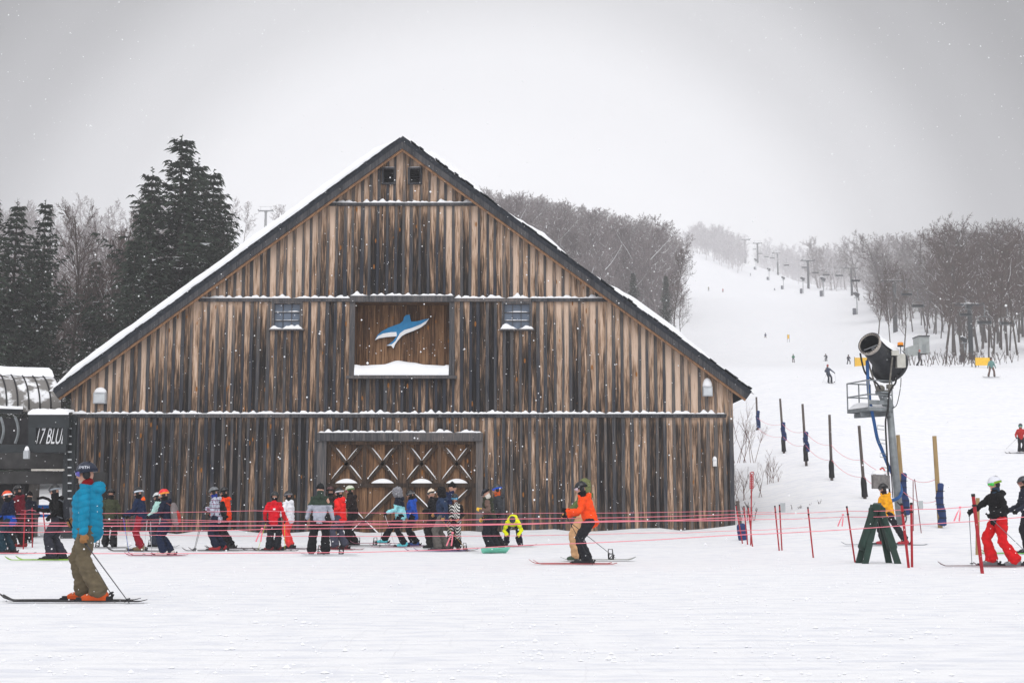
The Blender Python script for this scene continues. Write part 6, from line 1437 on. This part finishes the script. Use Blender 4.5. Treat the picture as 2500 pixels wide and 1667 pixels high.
# far woods: nobody could count these
def far_wood(name, label, n, ur, yr, sky_, hr, keep=lambda u, Y: True, seed=1, tm_=None):
    r_ = random.Random(seed); Vs = []; Fs = []; Ms = []; off = 0; raw = []
    for t_, c_ in FT:
        v = np.array([tuple(q) for q in t_.v] + [tuple(q) for q in c_.v]); nt_ = len(t_.v); f = list(t_.f) + [tuple(i + nt_ for i in q) for q in c_.f]; m = [2] * len(t_.f) + list(c_.m); raw.append((v, f, m))
    out = 0; tries = 0; me_v = []; loops = []; starts = []; tot = []; mi = []; base_ = 0
    packs = []
    for v, f, m in raw:
        lens = np.array([len(q) for q in f]); flat = np.array([i for q in f for i in q]); packs.append((v * 14 / np.percentile(v[:, 2], 99.9), lens, flat, np.array(m)))
    while out < n and tries < n * 30:
        tries += 1; Y = r_.uniform(*yr) * K; u = r_.uniform(*ur)
        if not keep(u, Y / K): continue
        p = pt(u, 700, Y); g_ = gz(p.x, p.y); hmax = pt(u, skyline(u, sky_) + r_.uniform(-4, 16), Y).z - g_
        if hmax < 6: continue
        h = min(r_.uniform(*hr), hmax); v, lens, flat, m = packs[r_.randrange(3)]; s = h / 14; a = r_.uniform(0, 6.28); ca, sa = math.cos(a), math.sin(a)
        q_ = np.stack([p.x + s * (v[:, 0] * ca - v[:, 1] * sa), Y + s * (v[:, 0] * sa + v[:, 1] * ca), g_ + s * v[:, 2]], 1)
        me_v.append(q_); loops.append(flat + base_); tot.append(lens); mi.append(m); base_ += len(v); out += 1
    Vv = np.concatenate(me_v).astype(np.float32); lo = np.concatenate(loops).astype(np.int32); ln = np.concatenate(tot).astype(np.int32); mm = np.concatenate(mi).astype(np.int32)
    me = bpy.data.meshes.new(name); me.vertices.add(len(Vv)); me.vertices.foreach_set('co', Vv.ravel()); me.loops.add(len(lo)); me.loops.foreach_set('vertex_index', lo)
    me.polygons.add(len(ln)); me.polygons.foreach_set('loop_start', np.concatenate([[0], np.cumsum(ln)[:-1]]).astype(np.int32)); me.polygons.foreach_set('loop_total', ln); me.polygons.foreach_set('material_index', mm)
    for q_ in (tm_, M_SNOWC, tm_): me.materials.append(q_)
    me.update(calc_edges=True); me.validate(); o = bpy.data.objects.new(name, me); COL.objects.link(o); tag(o, label, 'woodland', kind='stuff'); print(name, out, len(ln))
M_HAZETW1 = mat('haze_grey_twig', (.26, .23, .23), .9, .3, 1); M_HAZETW2 = mat('haze_pale_twig', (.56, .54, .55), .9, .2, 1)  # distance haze painted into the twig colour, paler farther off
far_wood('left_hill_woodland', 'misty grey woodland covering the hill behind the left trees', 210, (-150, 760), (160, 360), SKL, (13, 19), seed=1, tm_=M_HAZETW1, keep=lambda u, Y: not (555 < u < 720 and Y < 350))
far_wood('middle_woodland', 'deeper grey woodland behind the wood right of the barn', 260, (1120, 1625), (290, 400), [(a, b - 4) for a, b in SKM], (17, 30), seed=2, tm_=M_HAZETW1)
far_wood('right_wood_interior', 'dark twiggy depth of the wood behind the trees at the right', 230, (1985, 2650), (285, 520), [(1950, 562), (2030, 566)] + [(a, b - 3) for a, b in SKR[2:]], (15, 26), seed=7, tm_=M_HAZETW1, keep=lambda u, Y: Y > liftY(u) + 8)
far_wood('misty_woodland', 'pale woodland fading in mist at the head of the slope', 90, (1672, 1815), (560, 760), [(1670, 575), (1690, 548), (1730, 534), (1780, 540), (1815, 590)], (14, 24), seed=3, tm_=M_HAZETW2)
far_wood('right_hill_woodland', 'pale woodland along the right side of the slope above the lift', 360, (1850, 2340), (330, 900), [(1850, 600), (1880, 558), (1950, 555), (2050, 557), (2330, 560)], (15, 24), seed=4, tm_=M_HAZETW2, keep=lambda u, Y: Y > liftY(u) + 10)

# loose crumbs of snow kicked up on the packed surface
cl = MB(); rc = random.Random(21); vs = []; fs = []
for k in range(2600):
    y = 8.5 + 20 * rc.random() ** 1.5; x = rc.uniform(-.42, .42) * y
    if noise.noise(V((x * .6, y * .9, 4))) < -.05: continue
    z = gz(x, y); r = rc.uniform(.006, .022) * (1.6 if rc.random() < .06 else 1); o_ = len(vs)
    q6 = [V((rc.uniform(.7, 1.5) * r * a, rc.uniform(.7, 1.2) * r * b, rc.uniform(.5, .9) * r * c)) for a, b, c in ((-1, 0, 0), (1, 0, 0), (0, -1, 0), (0, 1, 0), (0, 0, -1), (0, 0, 1))]; vs += [q + V((x, y, z + r * .25)) for q in q6]
    for a in (0, 1):
        for b in (2, 3):
            for d in (4, 5): fs.append((o_ + a, o_ + b, o_ + d))
cl.add(vs, fs); o = cl.build('snow_crumbs', M_SNOWC); tag(o, 'loose crumbs of snow scattered on the packed snow', 'snow crumbs', kind='stuff')
# ---------------------------------------------------------------- falling snow
fl = MB(); rf = random.Random(9); vs = []; fs = []
for k in range(7000):
    y = rf.uniform(2.5, 46); x = rf.uniform(-.46, .46) * y * 1.05; z = rf.uniform(-.02, 1) * (1.2 + .42 * y); r = rf.uniform(.003, .0065) if y > 8 else rf.uniform(.0015, .003)
    if z < gz(x, y) + .05: continue
    c = (x, y, z); o_ = len(vs); vs += [(x - r, y, z), (x + r, y, z), (x, y - r, z), (x, y + r, z), (x, y, z - r), (x, y, z + r)]
    for a in (0, 1):
        for b in (2, 3):
            for d in (4, 5): fs.append((o_ + a, o_ + b, o_ + d))
fl.add(vs, fs); o = fl.build('falling_snow', mat('flake', (.88, .89, .9), .9, .02)); tag(o, 'snowflakes drifting in the air in front of the barn', 'snowfall', kind='stuff')
flush()

# ---------------------------------------------------------------- hazy air
hb = MB(); hb.box((40, 560 * K - 80, 90), (1400, 1120 * K + 200, 186)); o = hb.build('haze', []); o.data.materials.clear()
m = bpy.data.materials.new('haze'); m.use_nodes = True; t = m.node_tree; t.nodes.clear(); pv_ = t.nodes.new('ShaderNodeVolumePrincipled'); oo = t.nodes.new('ShaderNodeOutputMaterial')
pv_.inputs['Density'].default_value = .00065; pv_.inputs['Color'].default_value = (.97, .97, .985, 1); pv_.inputs['Anisotropy'].default_value = .2
t.links.new(pv_.outputs[0], oo.inputs['Volume']); o.data.materials.append(m); tag(o, 'thin white snowy mist hanging in the air', 'haze', kind='stuff')
